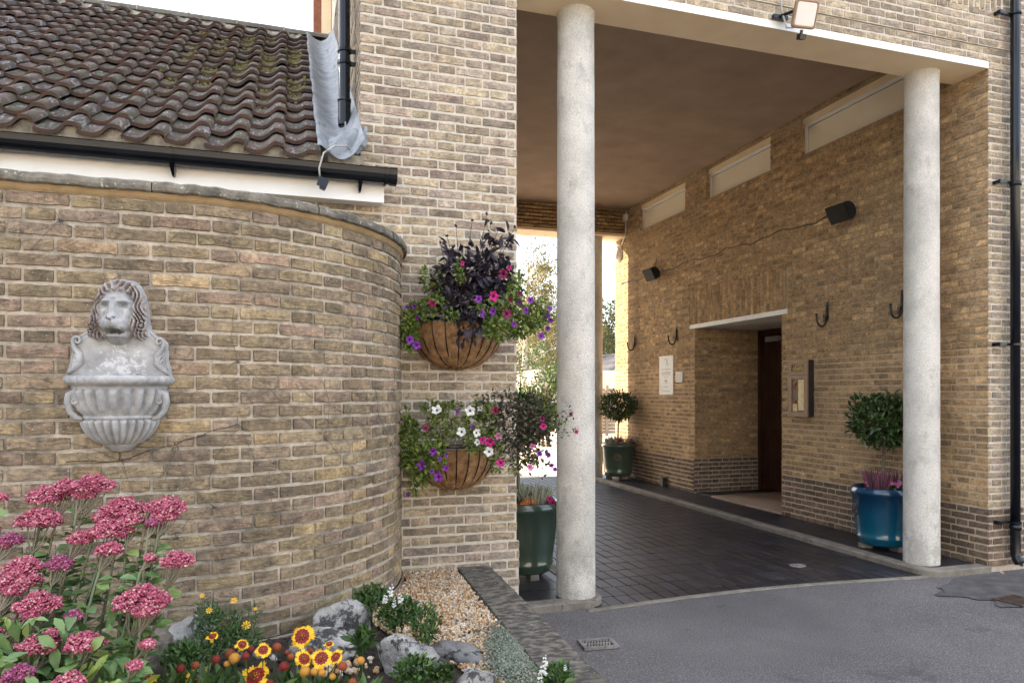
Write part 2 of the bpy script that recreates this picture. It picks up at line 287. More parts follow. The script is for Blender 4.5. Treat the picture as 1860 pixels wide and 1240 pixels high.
M['bay']=amat('bay_leaf',[(0,(.018,.040,.010)),(.5,(.035,.07,.017)),(.85,(.06,.10,.025)),(1,(.13,.17,.04))],.32,.12)
M['darkleaf']=amat('dark_dahlia_leaf',[(0,(.014,.011,.018)),(.6,(.030,.022,.036)),(1,(.055,.042,.06))],.45,.08)
M['fuch']=amat('bronze_leaf',[(0,(.030,.030,.018)),(.5,(.06,.045,.035)),(.8,(.07,.085,.035)),(1,(.10,.05,.045))],.5,.15)
M['green']=amat('petunia_leaf',[(0,(.05,.09,.02)),(.5,(.11,.17,.03)),(1,(.22,.27,.05))],.5,.25)
M['bedgreen']=amat('bedding_leaf',[(0,(.025,.06,.015)),(.6,(.05,.11,.025)),(1,(.11,.18,.05))],.5,.2)
M['sedleaf']=amat('sedum_leaf',[(0,(.075,.145,.05)),(.5,(.13,.22,.085)),(.8,(.18,.28,.09)),(1,(.33,.38,.07))],.42,.18,vary=.35)
M['stem']=amat('stem_green',[(0,(.13,.17,.09)),(1,(.20,.15,.11))],.6)
M['sedfl']=amat('sedum_floret',[(0,(.17,.025,.055)),(.35,(.36,.06,.12)),(.7,(.48,.14,.20)),(.9,(.60,.32,.34)),(1,(.55,.42,.34))],.6,.1,vary=.1)
M['sedpu']=amat('sedum_floret_purple',[(0,(.12,.02,.06)),(.5,(.28,.05,.13)),(1,(.45,.18,.30))],.6,.1,vary=.1)
def flat(name,c,rough=.5,tr=.2): return amat(name,[(0,tuple(x*.8 for x in c)),(1,tuple(min(1,x*1.15) for x in c))],rough,tr,vary=.12)
M['pur']=flat('purple_petal',(.16,.018,.27)); M['mag']=flat('magenta_petal',(.42,.008,.15)); M['dmag']=flat('crimson_petal',(.15,.005,.045)); M['wht']=flat('white_petal',(.72,.72,.70)); M['pnk']=flat('pink_petal',(.52,.16,.32))
M['thr']=flat('dark_throat',(.07,.006,.06))
M['yel']=flat('yellow_petal',(.85,.50,.015)); M['red']=flat('red_petal',(.22,.012,.008)); M['gold']=flat('seed_gold',(.45,.22,.035),.8,0); M['russet']=flat('seed_russet',(.24,.055,.02),.8,0); M['rdk']=flat('seed_dark_red',(.16,.016,.012),.8,0); M['oran']=flat('orange_petal',(.62,.16,.02))
M['heaw']=amat('pale_heather',[(0,(.10,.14,.07)),(.4,(.30,.32,.22)),(1,(.55,.53,.44))],.8); M['heap']=amat('purple_heather',[(0,(.05,.045,.025)),(.4,(.11,.03,.05)),(1,(.25,.09,.14))],.8)
M['sempv']=amat('stonecrop',[(0,(.09,.115,.08)),(.6,(.16,.19,.145)),(1,(.26,.24,.20))],.7)
def glaze(name,a,b_,z0,z1):
    m,n,l,b=newmat(name); tcn=n.new('ShaderNodeTexCoord'); sp=n.new('ShaderNodeSeparateXYZ'); l(tcn.outputs['Object'],sp.inputs[0]); t=noise(n,l,6,5); 
    mr=n.new('ShaderNodeMapRange'); l(sp.outputs[2],mr.inputs[0]); mr.inputs[1].default_value=z0; mr.inputs[2].default_value=z1
    ad=n.new('ShaderNodeMath'); ad.operation='MULTIPLY_ADD'; l(t.outputs[0],ad.inputs[0]); ad.inputs[1].default_value=.5; l(mr.outputs[0],ad.inputs[2]); r=ramp(n,[(.3,a),(1.0,b_)]); l(ad.outputs[0],r.inputs[0])
    l(r.outputs[0],b.inputs['Base Color']); b.inputs['Roughness'].default_value=.16; b.inputs['Coat Weight'].default_value=.6; b.inputs['Coat Roughness'].default_value=.05; bump(n,l,b,noise(n,l,14,3).outputs[0],.12,.01); return m
M['gblue']=glaze('blue_glaze',(.003,.085,.14),(.003,.035,.085),0.1,.6); M['ggreen']=glaze('green_glaze',(.05,.075,.05),(.04,.062,.046),0,.5); M['ggreen2']=glaze('pale_green_glaze',(.07,.105,.07),(.055,.085,.06),0,.5)
def stone():
    m,n,l,b=newmat('fountain_stone'); t=noise(n,l,14,6,.65); r=ramp(n,[(.3,(.19,.195,.205)),(.7,(.44,.44,.44))]); l(t.outputs[0],r.inputs[0])
    sp=n.new('ShaderNodeSeparateXYZ'); tcn=n.new('ShaderNodeTexCoord'); l(tcn.outputs['Object'],sp.inputs[0])
    # chalky bloom over the centre of the back plate
    g=n.new('ShaderNodeVectorMath'); g.operation='DISTANCE'; l(tcn.outputs['Object'],g.inputs[0]); g.inputs[1].default_value=(.01,-.03,.345); mr=n.new('ShaderNodeMapRange'); l(g.outputs['Value'],mr.inputs[0]); mr.inputs[1].default_value=.0; mr.inputs[2].default_value=.16; mr.inputs[3].default_value=.13; mr.inputs[4].default_value=-.10
    t2=noise(n,l,38,8,.75); ad=n.new('ShaderNodeMath'); l(t2.outputs[0],ad.inputs[0]); l(mr.outputs[0],ad.inputs[1]); r2=ramp(n,[(.56,(0,0,0)),(.60,(.9,.9,.9))]); l(ad.outputs[0],r2.inputs[0]); c=mix(n,l,r.outputs[0],(.54,.54,.56),r2.outputs[0])
    t3=noise(n,l,30,4); pk=mix(n,l,(.44,.38,.36),(.34,.30,.29),t3.outputs[0]); c=mix(n,l,c,pk,attr(n,l,2))
    l(c,b.inputs['Base Color']); b.inputs['Roughness'].default_value=.85; bump(n,l,b,noise(n,l,130,5,.65).outputs[0],.4,.002); return m
M['stone']=stone()
M['hole']=pmat('dark_hollow',(.01,.009,.008),(.015,.013,.012),8,.9,0)
M['glassy']=pmat('glazed_front',(.09,.055,.03),(.05,.035,.02),6,.06,0,spec=.8,coat=.5)
M['bronze']=pmat('bronze_frame',(.22,.13,.075),(.27,.165,.10),12,.45,.1,60,.001,metal=.2)
M['ylet']=pmat('yellow_lettering',(.60,.38,.05),(.68,.44,.07),8,.5,0)
M['grey']=pmat('grey_print',(.30,.30,.30),(.36,.36,.36),8,.6,0)
M['paper']=pmat('paper_notice',(.66,.64,.58),(.72,.70,.66),8,.6,0)
M['lens']=pmat('lamp_lens',(.60,.575,.54),(.66,.63,.59),4,.25,0)
M['redbr']=pmat('red_brickwork',(.20,.075,.045),(.27,.11,.065),20,.9,.4,40,.004)
M['slate']=pmat('slate_roof',(.05,.05,.065),(.09,.09,.11),3,.7,.5,6,.03)
M['rend']=pmat('render_wall',(.55,.50,.42),(.62,.57,.48),2,.9,.2,20,.01)
M['fence']=pmat('weathered_wood',(.20,.15,.10),(.28,.22,.15),6,.9,.4,20,.01)
M['hedge']=amat('hedge_leaf',[(0,(.020,.045,.009)),(.5,(.045,.085,.014)),(1,(.11,.16,.025))],.5,.25)
M['autumn']=amat('autumn_leaf',[(0,(.05,.055,.014)),(.5,(.13,.11,.025)),(1,(.26,.20,.045))],.6,.3)
M['far']=amat('tree_leaf',[(0,(.025,.034,.012)),(.5,(.05,.06,.018)),(1,(.10,.10,.03))],.6,.25)
M['cable']=pmat('grey_cable',(.30,.29,.27),(.38,.37,.34),8,.5,0)
M['mat']=pmat('threshold_stone',(.27,.20,.15),(.33,.25,.19),6,.8,.2,60,.003)
# ---------------------------------------------------------------- brickwork
def bricks(mb,mp,z0,z1,spans,bond=(.225,.1125),ph=0.,ch=.06,proud=.004,k0=0,ns=.04,bi=0,mi=1,ext=.004,cshift=0.,mz=None,joint=.0050):
    """mp(s,z,h) maps wall coordinates to the world; mortar sheet at h=0, brick faces about 4 mm proud"""
    P=sum(bond); K=int(round((z1-z0)/ch))
    for k in range(K):
        za=z0+k*ch; kk=k+k0; zc=za+ch/2
        for (a,b) in spans(zc):
            nseg=max(1,int((b-a)/.12)); ss=[a+(b-a)*i/nseg for i in range(nseg+1)]
            V=[]; 
            for s_ in ss: V+=[mp(s_,za,0),mp(s_,za+ch,0)]
            mm=mi if mz is None else mz(za,kk)
            mb.add(V,[(2*i,2*i+2,2*i+3,2*i+1) for i in range(nseg)],mm,(.5,.5,.5))
            off=ph+(kk%2)*P/2+rng.uniform(-.006,.006); t=math.floor((a-off)/P)*P+off-P; bl=[]
            while t<b:
                for L_ in bond: bl.append((t,t+L_)); t+=L_
            for (p,q) in bl:
                p=max(p,a);q=min(q,b)
                if q-p<.02: continue
                pa=p+joint+rng.uniform(-.0012,.0012) if p>a+1e-6 else p-ext
                qb=q-joint+rng.uniform(-.0012,.0012) if q<b-1e-6 else q+ext
                if qb-pa<.012: continue
                zb=za+.0064+rng.uniform(-.0014,.0014); zt=za+ch-.0062+rng.uniform(-.0014,.0014); h=proud+rng.uniform(-.0018,.0022)
                n=max(1,int(round((qb-pa)/ns))); tilt=rng.uniform(-.0012,.0012)
                fr=[];ou=[]
                j=lambda e=.0025: rng.uniform(-e,e)
                S=[pa+(qb-pa)*i/n for i in range(n+1)]; e=.0028
                bot=[(S[i]+(e if i==0 else -e if i==n else 0),zb+e+j()+tilt*(2*i/n-1),h+j(.0006)) for i in range(n+1)]
                top=[(S[i]+(e if i==0 else -e if i==n else 0),zt-e+j()+tilt*(2*i/n-1),h+j(.0006)) for i in range(n+1)]
                mid=[(S[i]+(j(.0008) if 0<i<n else (.0012 if i==0 else -.0012)),(zb+zt)/2,h+.0008+j(.0008)) for i in range(n+1)]
                V=[mp(*x) for x in bot]+[mp(*x) for x in mid]+[mp(*x) for x in top]; N=n+1
                Fc=[(i,i+1,N+i+1,N+i) for i in range(n)]+[(N+i,N+i+1,2*N+i+1,2*N+i) for i in range(n)]
                ring=[i for i in range(N)]+[N+n]+[2*N+i for i in range(n,-1,-1)]+[N]
                src=bot+[mid[n]]+top[::-1]+[mid[0]]; cx=(pa+qb)/2; cz=(zb+zt)/2
                base=len(V)
                for x in src: V.append(mp(x[0]+(.0028 if x[0]>cx+1e-4 and abs(x[0]-qb)<.006 else -.0028 if abs(x[0]-pa)<.006 else 0),x[1]+(.003 if x[1]>cz+.005 else -.003 if x[1]<cz-.005 else 0),-.003))
                m_=len(ring)
                for i in range(m_): i2=(i+1)%m_; Fc.append((ring[i2],ring[i],base+i,base+i2))
                r0=rng.random(); 
                mb.add(V,Fc,bi if not callable(bi) else bi(za),(min(.999,max(0,r0+cshift)),rng.random(),rng.random()))
# face maps: front (facing -y), side (facing -x) with s along +y reversed handedness handled by shading both ways
def mfront(Y): return lambda s,z,h:(s,Y-h,z)
def mside(X): return lambda s,z,h:(X-h,s,z)
# ================================================================ SETTING: GROUND
XC=5.453; YF=4.3; XR=1.384; XL=.396; GZ=-.04; YB=11.23
g=MB(); n_=60
xs=np.concatenate([[-600,-100,-30],np.linspace(-8,14,45),[30,100,600]]); ys=np.concatenate([[-100,-20],np.linspace(-2,6,20),[12,20,60,200,900]])
P=np.array([[(x,y,GZ+ (.003*math.sin(x*1.7)*math.sin(y*2.1) if -8<x<14 and -2<y<4.1 else 0)) for x in xs] for y in ys]); g.grid(P,0,(.5,.5,.5))
tag(g.build('asphalt_ground',M['asph'],smooth=True),kind='structure')
# tiled driveway with a gently bowed concrete edging
def bow(x): return 4.36+.095*math.sin(max(0,min(1,(x-1.95)/2.75))*math.pi)
t=MB(); TX=.1135; TY=.222
for j in range(-1,32):
    oj=rng.uniform(-.006,.006)
    for i in range(-1,27):
        x0=1.98+i*TX+oj; x1=x0+TX-.0035; x0=max(x0,1.96); x1=min(x1,4.99)
        if x1-x0<.02: continue
        y0=4.36+j*TY; y1=y0+TY-.0035; ya0=max(y0,bow(x0)); ya1=max(y0,bow(x1))
        if y1<max(ya0,ya1)+.01: continue
        z=GZ+.008+rng.uniform(-.0010,.0010); a=rng.uniform(-.0013,.0013); b2=rng.uniform(-.001,.001); e=.004; zl=z-.003
        t.add([(x0,ya0,GZ),(x1,ya1,GZ),(x1,y1,GZ),(x0,y1,GZ),(x0,ya0,zl),(x1,ya1,zl),(x1,y1,zl),(x0,y1,zl),(x0+e,ya0+e,z+a+b2),(x1-e,ya1+e,z-a+b2),(x1-e,y1-e,z-a-b2),(x0+e,y1-e,z+a-b2)],
          [(8,9,10,11)]+[(k,(k+1)%4,(k+1)%4+4,k+4) for k in range(4)]+[(k+4,(k+1)%4+4,(k+1)%4+8,k+8) for k in range(4)],[0]+[2]*8,(rng.random()**1.5,0,0))
        if 3.0<x0<4.3 and 4.5<y0<5.4 and rng.random()<.38: t.add([(x1-.001,ya1,z-.001),(x1+.0045,ya1,z-.001),(x1+.0045,y1-rng.uniform(0,.1),z-.001),(x1-.001,y1-.05,z-.001)],[(0,1,2,3)],1,(.7,0,0))
        if 3.0<x0<4.3 and 4.5<y0<5.4 and rng.random()<.2: t.add([(x0,ya0-.0045,z-.001),(x1,ya0-.0045,z-.001),(x1,ya0+.001,z-.001),(x0,ya0+.001,z-.001)],[(0,1,2,3)],1,(.7,0,0))
t.box(1.9,5.0,4.47,YB+.05,GZ-.02,GZ+.002,2,(0,0,0))
tag(t.build('driveway_paving',[M['tile'],amat('joint_moss',[(0,(.10,.10,.02)),(1,(.12,.12,.02))],.9),M['joint']]),kind='structure')
e=MB(); V=[]; N=26
for i in range(N+1):
    x=1.9+(4.85-1.9)*i/N; y=bow(x); V+=[(x,y-.048+rng.uniform(-.004,.004),GZ-.01),(x,y-.042+rng.uniform(-.005,.005),GZ+.007),(x,y-.002,GZ+.009),(x,y-.002,GZ-.01)]
e.add(V,[(4*i+k,4*i+4+k,4*i+5+k,4*i+1+k) for i in range(N) for k in range(3)],0)
tag(e.build('concrete_edging',M['kerb']),kind='structure')
def walkway(name,x0,x1,yf,yb,side,rad=.2):
    """raised walkway with a kerb; side=+1: driveway is on the +x side"""
    k=MB(); zt=.015
    def outline(off,r):
        pts=[]; xi=x1-off if side>0 else x0+off; far=x0 if side>0 else x1; yy=yf+off
        pts.append((far,yy))
        for q in range(9):
            g_=math.pi/2*q/8
            pts.append(((xi-r+r*math.sin(g_)) if side>0 else (xi+r-r*math.sin(g_)),yy+r-r*math.cos(g_)))
        pts.append((xi,yb)); return pts
    o=outline(0,rad); o2=outline(.012,rad-.012); i_=outline(.11,max(.03,rad-.11)); m=len(o)
    V=[(x,y,GZ-.02) for x,y in o]+[(x,y,zt-.01) for x,y in o]+[(x,y,zt) for x,y in o2]+[(x,y,zt) for x,y in i_]+[(x,y,GZ) for x,y in i_]
    k.add(V,[(r*m+i,r*m+i+1,(r+1)*m+i+1,(r+1)*m+i) for r in range(4) for i in range(m-1)],0)
    xi=x1 if side>0 else x0
    tag(k.build(name+'_kerb',M['kerb']),kind='structure')
    f=MB(); a,b=(x0,x1-.11) if side>0 else (x0+.11,x1)
    f.box(a,b,yf+.11,yb,GZ,.003,0,(0,0,0)); T=.25; x=a
    while x<b-.02:
        y=yf+.11
        while y<yb:
            xe=min(b,x+T);ye=min(yb,y+T); f.box(x+.002,xe-.002,y+.002,ye-.002,.001,.008+rng.uniform(-.001,.001),0,(rng.random(),0,0)); y+=T
        x+=T
    tag(f.build(name+'_tiles',M['tile']),kind='structure')
walkway('right_walkway',4.80,5.45,4.27,YB,-1); walkway('left_walkway',1.384,2.075,4.385,YB,1,.14)
# ================================================================ CHAPEL BUILDING
ch=empty('chapel_building',(XR,YF,0),'two storey buff brick chapel block with a covered drive through porch on round white columns','chapel')
def part(mb,name,mats,parent=ch,**k): return mb.build(name,mats,parent,**k)
BF=[M['bf'],M['mf']]
# pier front (x XL..XR) : slightly proud plinth at the foot
mb=MB(); f=mfront(YF)
bricks(mb,f,.48,4.92,lambda z:[(XL,XR)],ph=.14,k0=8)
bricks(mb,mfront(YF-.012),0,.48,lambda z:[(XL,XR+.012)],ph=.14)
mb.box(XL,XR+.008,YF-.008,YF+.1,-.02,.478,1,(.5,.5,.5))
bricks(mb,mside(XL),2.64,5.04,lambda z:[(YF,8.3)],ph=.05)
mb.box(XL+.001,XR,YF+.001,YB,0,4.9,1,(.5,.5,.5))
part(mb,'pier',BF)
# upper storey front above the beam
mb=MB()
bricks(mb,f,4.14,4.26,lambda z:[(XR,5.453)],ph=.1,k0=69)
bricks(mb,mfront(YF-.014),4.26,4.56,lambda z:[(XR+.3,8.2)],ph=.1,k0=71)
mb.box(XR,8.2,YF-.0135,YF+.01,4.262,4.9,1,(.5,.5,.5))
bricks(mb,lambda s,z,h:(z,YF-.014-h,s),2.7,5.6,lambda z:[(4.56,4.785)],bond=(.225,),bi=0,joint=.004)
bricks(mb,mfront(YF-.014),4.56,4.92,lambda z:[(XR+.3,2.7),(5.6,8.2)],ph=.1,k0=76)
bricks(mb,mfront(YF-.014),4.80,5.7,lambda z:[(2.7,5.6)],ph=.1,k0=76)
bricks(mb,mfront(YF-.014),4.92,5.7,lambda z:[(XR+.3,2.7),(5.6,8.2)],ph=.1,k0=82)
bricks(mb,mfront(YF),4.92,5.7,lambda z:[(XL,XR+.3)],ph=.14,k0=82)
mb.box(XR+.0,12,YF-.013,YB,4.9,7.4,1,(.5,.5,.5)); mb.box(XL+.0,XR,YF,YB,4.901,7.4,1,(.5,.5,.5))
part(mb,'wall',BF)
# right hand front wall and its dark plinth
mb=MB(); PB=[M['bf'],M['mf'],M['bp'],M['mp']]
bricks(mb,f,.48,4.26,lambda z:[(XC,8.2)],ph=.03,k0=8)
bricks(mb,mfront(YF-.012),0,.48,lambda z:[(XC-.012,8.2)],ph=.03,bi=2,mi=3,cshift=0)
mb.box(XC-.008,8.2,YF-.009,YF+.1,-.05,.478,3,(.5,.5,.5))
mb.box(XC+.002,12,YF+.002,6.829,-.02,4.079,1,(.5,.5,.5)); mb.box(XC+.1,12,4.4,YB,4.3,4.9,1,(.5,.5,.5))
part(mb,'wall',PB)
# side wall of the porch
Y0,Y1=6.83,8.68
WIN=[(5.12,6.51),(7.03,8.39),(8.93,10.33)]
mb=MB(); s=mside(XC)
def sp_low(z):
    return [(YF,Y0),(Y1,YB)]
def sp_mid(z): return [(YF,6.73),(8.81,YB)]
def sp_top(z):
    o=[];a=YF
    for p,q in WIN: o.append((a,p)); a=q
    o.append((a,YB)); return o
def sp_band(z): return [(YF,YB)]
SB=[M['bs'],M['ms'],M['bp'],M['mp'],M['ml']]
mzz=lambda z,k: 4 if z<1.75 else 1
bricks(mb,s,.48,2.34,sp_low,ph=.02,k0=8,mz=mzz)
bricks(mb,s,2.34,2.88,sp_mid,ph=.02,k0=39)
bricks(mb,s,2.88,4.08,sp_band,ph=.02,k0=48)
bricks(mb,s,4.08,4.44,sp_top,ph=.02,k0=68)
bricks(mb,s,4.50,4.56,lambda z:[(YF+.3,YB-.43)],ph=.02,k0=75)
bricks(mb,mside(XC-.012),0,.48,lambda z:[(YF-.012,Y0-.012),(Y1+.012,YB)],ph=.02,bi=2,mi=3,mz=lambda z,k:4)
bricks(mb,lambda s_,z,h:(XC-.003-h,z,s_),6.75,8.79,lambda z:[(2.40,2.88)],bond=(.235,),ph=.03,joint=.004)  # upright soldier panel
# reveal bricks of the recess (facing the camera)
bricks(mb,lambda s_,z,h:(s_,Y1-h,z),.48,2.34,lambda z:[(XC,6.56)],ph=.1,k0=8)
bricks(mb,lambda s_,z,h:(s_,Y1-.012-h,z),0.02,.48,lambda z:[(XC-.012,6.56)],ph=.1,bi=2,mi=3)
bricks(mb,lambda s_,z,h:(s_,Y0+h,z),.0,2.34,lambda z:[(XC,6.56)],ph=.1)
# cores
mb.box(XC+.001,12,Y1+.001,YB,-.02,4.08,1,(.5,.5,.5)); mb.box(XC+.002,6.6,6.82,8.69,2.401,4.079,1,(.5,.5,.5)); mb.box(6.62,12,6.829,8.681,-.02,4.08,1,(.5,.5,.5))
mb.box(XC-.008,XC+.01,YF+.0,Y0-.008,-.02,.478,4,(.5,.5,.5)); mb.box(XC-.008,XC+.01,Y1+.008,YB,-.02,.478,4,(.5,.5,.5)); mb.box(XC-.008,6.55,Y1-.008,Y1+.01,-.02,.477,3,(.5,.5,.5))
mb.box(XC-.002,XC+.0,8.804,8.812,.48,2.88,2,(.1,.0,.0))
for p,q in [(YF,5.12),(6.51,7.03),(8.39,8.93),(10.33,YB)]: mb.box(XC+.001,XC+.12,p+.001,q-.001,4.081,4.5,1,(.5,.5,.5))
mb.box(XC+.004,XC+.12,YF+.31,YB-.43,4.5,4.6,1,(.5,.5,.5))
for p,q in WIN:
    for yy,sg in ((p,1),(q,-1)): bricks(mb,(lambda s_,z,h,yy=yy,sg=sg:(s_,yy+sg*h,z)),4.08,4.44,lambda z:[(XC,XC+.07)],bond=(.225,),k0=68)
part(mb,'wall',SB)
# lintel over the recess, lintel band over windows
mb=MB(); mb.box(XC-.006,6.6,6.735,8.805,2.342,2.399,0); part(mb,'lintel',M['white'])
mb=MB(); mb.box(XC+.03,XC+.11,YF+.33,YB-.44,4.435,4.52,0); part(mb,'lintel_band',M['conc'])
mb=MB(); mb.box(XC-.012,XC+.07,5.0,10.6,4.068,4.079,0); part(mb,'sill_course',M['ms'])
# clerestory windows
def window(p,q):
    fr=MB(); x0=XC+.05; z0=4.082; z1=4.434; b=.035
    fr.box(x0,x0+.05,p+.002,q-.002,z0,z0+b); fr.box(x0,x0+.05,p+.002,q-.002,z1-b,z1); fr.box(x0,x0+.05,p+.002,p+b,z0+b,z1-b); fr.box(x0,x0+.05,q-b,q-.002,z0+b,z1-b)
    w_=part(fr,'window',M['upvc']); k=MB(); 
    pn=MB(); pn.box(x0+.016,x0+.022,p+b+.006,q-b-.006,z0+b+.006,z1-b-.006); pn.build('pane',M['cream'],w_)
    k.box(x0+.018,x0+.03,p+b,q-b,z0+b,z1-b); k.build('gasket',M['black'],w_)
for p,q in WIN: window(p,q)
# door at the back of the recess
d=MB(); X=6.56
d.box(X,X+.04,Y0+.06,Y1-.01,.03,2.33,0)
for i in range(2):
    ya=Y0+.1+i*.88; yb=ya+.84
    for z0,z1 in ((.12,.95),(1.05,2.2)):
        d.box(X-.012,X,ya+.1,yb-.1,z0,z1,0); 
        for q in np.arange(ya+.14,yb-.12,.06): d.box(X-.02,X-.012,q,q+.045,z0+.03,z1-.03,0)
    d.box(X-.02,X,ya,ya+.06,.03,2.25,0); d.box(X-.02,X,yb-.06,yb,.03,2.25,0)
dr=part(d,'door',M['door'])
d=MB(); d.tube([(X-.05,7.80,.95),(X-.05,7.80,1.3)],.012,8); d.tube([(X,7.80,.98),(X-.05,7.80,.98)],.01,6); d.tube([(X,7.80,1.27),(X-.05,7.80,1.27)],.01,6); d.build('handle',M['dark'],dr)
d=MB(); d.box(X-.07,X-.012,8.22,8.5,2.16,2.23); d.build('door_closer',M['cable'],dr)
d=MB(); d.box(X-.06,X+.02,8.60,8.676,.03,2.335); d.box(X-.06,X+.02,Y0+.005,Y0+.06,.03,2.335); d.box(X-.06,X+.02,Y0+.06,8.6,2.27,2.335); part(d,'door_frame',M['door'])
d=MB(); d.box(XC+.02,X,6.84,8.3,-.02,.028); part(d,'threshold',M['mat'])
d=MB(); d.box(XC+.02,X,8.3,8.672,-.02,.022,0,(.2,0,0)); part(d,'threshold',M['tile'])
# slabs, beams, ceiling
def slab(y0,y1,name):
    a=MB(); a.box(XR+.002,XC-.002,y0,y1,4.087,4.146)
    return part(a,name,[M['conc'],M['white']])
a=MB(); V=[(XR,YF-.006),(XC-.003,YF-.006),(XC-.003,4.62),(XR,4.62)]
a.add([(x,y,z) for z in (4.087,4.143) for x,y in V],[(3,2,1,0),(4,5,6,7),(1,2,6,5),(2,3,7,6),(3,0,4,7),(0,1,5,4)],[0,0,0,0,0,1]); part(a,'front_slab',[M['conc'],M['white']])
a=MB(); a.box(XR+.002,XC-.002,10.80,YB+.01,4.09,4.135); part(a,'rear_slab',M['conc'])
a=MB(); a.box(XR,XC+.0,YF+.015,4.60,4.143,4.9,1,(.5,.5,.5)); bricks(a,lambda s_,z,h:(s_,4.60+h,z),4.14,4.56,lambda z:[(XR,XC)]); part(a,'beam',[M['bs'],M['ms']]); a=MB(); a.box(XR,XC,10.82,YB,4.135,4.9,1,(.5,.5,.5)); bricks(a,lambda s_,z,h:(s_,10.82-h,z),4.14,4.56,lambda z:[(XR,XC)],k0=69); part(a,'beam',[M['bs'],M['ms']])
a=MB(); nx,ny=30,40
a.grid([[(XR+(XC-XR+.06)*i/nx,4.59+(10.83-4.59)*j/ny,4.545+.004*math.sin(i*.9)*math.cos(j*.7)) for i in range(nx+1)] for j in range(ny+1)]); part(a,'ceiling',M['stucco'],smooth=True)
# columns
def column(x,y,rt=.129,rb=.137,z0=.012):
    c=MB(); H_=4.09; prof=[]
    for i in range(46):
        f_=i/45; z=z0+(H_-z0)*f_; r=rb+(rt-rb)*f_+rng.uniform(-.0009,.0009)
        if f_>.985: r+=.004
        prof.append((r,z))
    c.lathe(prof,x,y,48,c=(.5,.5,.5)); part(c,'column',M['col'],smooth=True)
mb=MB(); mb.box(XL,XR,YB,14.34,0,7.2,0,(.5,.5,.5)); part(mb,'unseen_shade_wing',M['mf'])  # unseen wing, added and sized to keep the sun out of the porch
for x,y in ((1.905,4.555),(5.03,4.555),(4.965,11.03),(1.905,11.03)): column(x,y)
# right hand downpipe
p=MB(); X,Yp=5.655,4.225
p.tube([(X,Yp,.10),(X,Yp,7.2)],.036,20)
for z in (3.139,.331): p.tube([(X,Yp,z-.02),(X,Yp,z+.02)],.043,20)
p.tube([(X,Yp,.33),(X,Yp,.12),(X,Yp-.012,.075),(X,Yp-.035,.045)],.0375,20,caps=False)
dp=part(p,'downpipe',M['black'],smooth=True)
for z in (4.53,3.15,1.825,.37):
    b=MB(); b.tube([(X,Yp,z-.008),(X,Yp,z+.008)],.045,16); b.box(X-.15,X-.02,Yp+.01,Yp+.035,z-.009,z+.009); b.box(X-.165,X-.14,Yp+.0,YF,z-.014,z+.014); b.build('pipe_bracket',M['black'],dp)
b=MB(); b.tube([(X,Yp-.036,.0435),(X,Yp-.0362,.0437)],.030,16); b.tube([(X,Yp-.03,.05),(X,Yp-.037,.041)],.030,16); b.build('shoe_opening',M['hole'],dp)
# left hand downpipe over the tiled roof
p=MB(); X,Yp=.322,4.60
p.tube([(X,Yp,7.2),(X,Yp,3.14)],.036,20,caps=False); p.tube([(X,Yp,3.14),(X,Yp,3.12)],.030,20); p.tube([(X,Yp,3.30),(X,Yp,3.14)],.040,20,caps=False); p.tube([(X,Yp,3.31),(X,Yp,3.29)],.043,20)
dp=part(p,'downpipe',M['black'],smooth=True)
for z in (3.62,3.54):
    b=MB(); b.tube([(X,Yp,z-.01),(X,Yp,z+.01)],.045,16); b.box(X+.02,XL,Yp-.012,Yp+.012,z-.01,z+.01); b.build('pipe_bracket',M['black'],dp)
b=MB(); b.box(.30,.392,7.52,7.66,3,7.2,0); b.box(.22,.30,7.66,7.9,3,7.2,1); part(b,'corner_strip',[M['conc'],M['redbr']])
# ================================================================ LEFT WING
wing=empty('side_wing',(-1.5,YF,0),'low side wing with a dark clay pantile roof beside the brick tower','building')
mb=MB(); bricks(mb,mfront(YF-.001),2.1,2.64,lambda z:[(-.2,XL)],ph=.14,k0=35); mb.box(-6,XL-.001,YF+.003,10.7,0,2.7,1,(.5,.5,.5))
mb.add([(XL-.01,4.4,2.7),(XL-.01,10.5,2.7),(XL-.01,7.45,4.9)],[(0,1,2)],1); mb.build('wall',BF,wing)
# roof frame: slope coordinates
PIT=math.atan((5.06-2.75)/(7.45-4.1)); cs,sn=math.cos(PIT),math.sin(PIT)
def rf(x,s_,h): return (x,4.1+s_*cs-h*sn,2.745+s_*sn+h*cs)
rt=MB(); rt.add([rf(-5,0.05,-.03),rf(XL-.02,.05,-.03),rf(XL-.02,4.1,-.03),rf(-5,4.1,-.03)],[(0,1,2,3)],2)
rt.add([(-5,7.45,5.02),(XL,7.45,5.02),(XL,10.8,2.7),(-5,10.8,2.7)],[(0,1,2,3)],0)
tw=.2; L_=.29; gauge=.25
def prof(t): # pantile section: wide trough, crest to the right
    
    if t>1.0: t-=1.0
    if t<0: t+=1.0
    return prof0(t)
def prof0(t):
    if t<.58: return -.016+.030*((t-.30)/.30)**2 if t>.30 else -.016+.018*((.30-t)/.34)**2
    if t<.80: q=(t-.58)/.22; return .0101+.030*math.sin(q*math.pi/2)
    q=min(1,(t-.80)/.24); return .040-.024*(1-math.sqrt(max(0,1-q*q)))
nx=18; TV=[];TF=[];TM=[]
for q,(yy,th) in enumerate(((0.,-.006),(0.,.014),(L_*.5,.014),(L_,.014))):
    for i in range(nx+1):
        t_2=-.03+1.07*i/nx; lift=.034*(1-yy/L_)
        TV.append((t_2*tw,yy+(.004 if q==1 else 0),prof0(t_2)+(0 if 0<i<nx else -.010)+th+lift-.004))
for q in range(3):
    for i in range(nx): TF.append((q*(nx+1)+i,q*(nx+1)+i+1,(q+1)*(nx+1)+i+1,(q+1)*(nx+1)+i)); TM.append(1 if q==0 else 0)
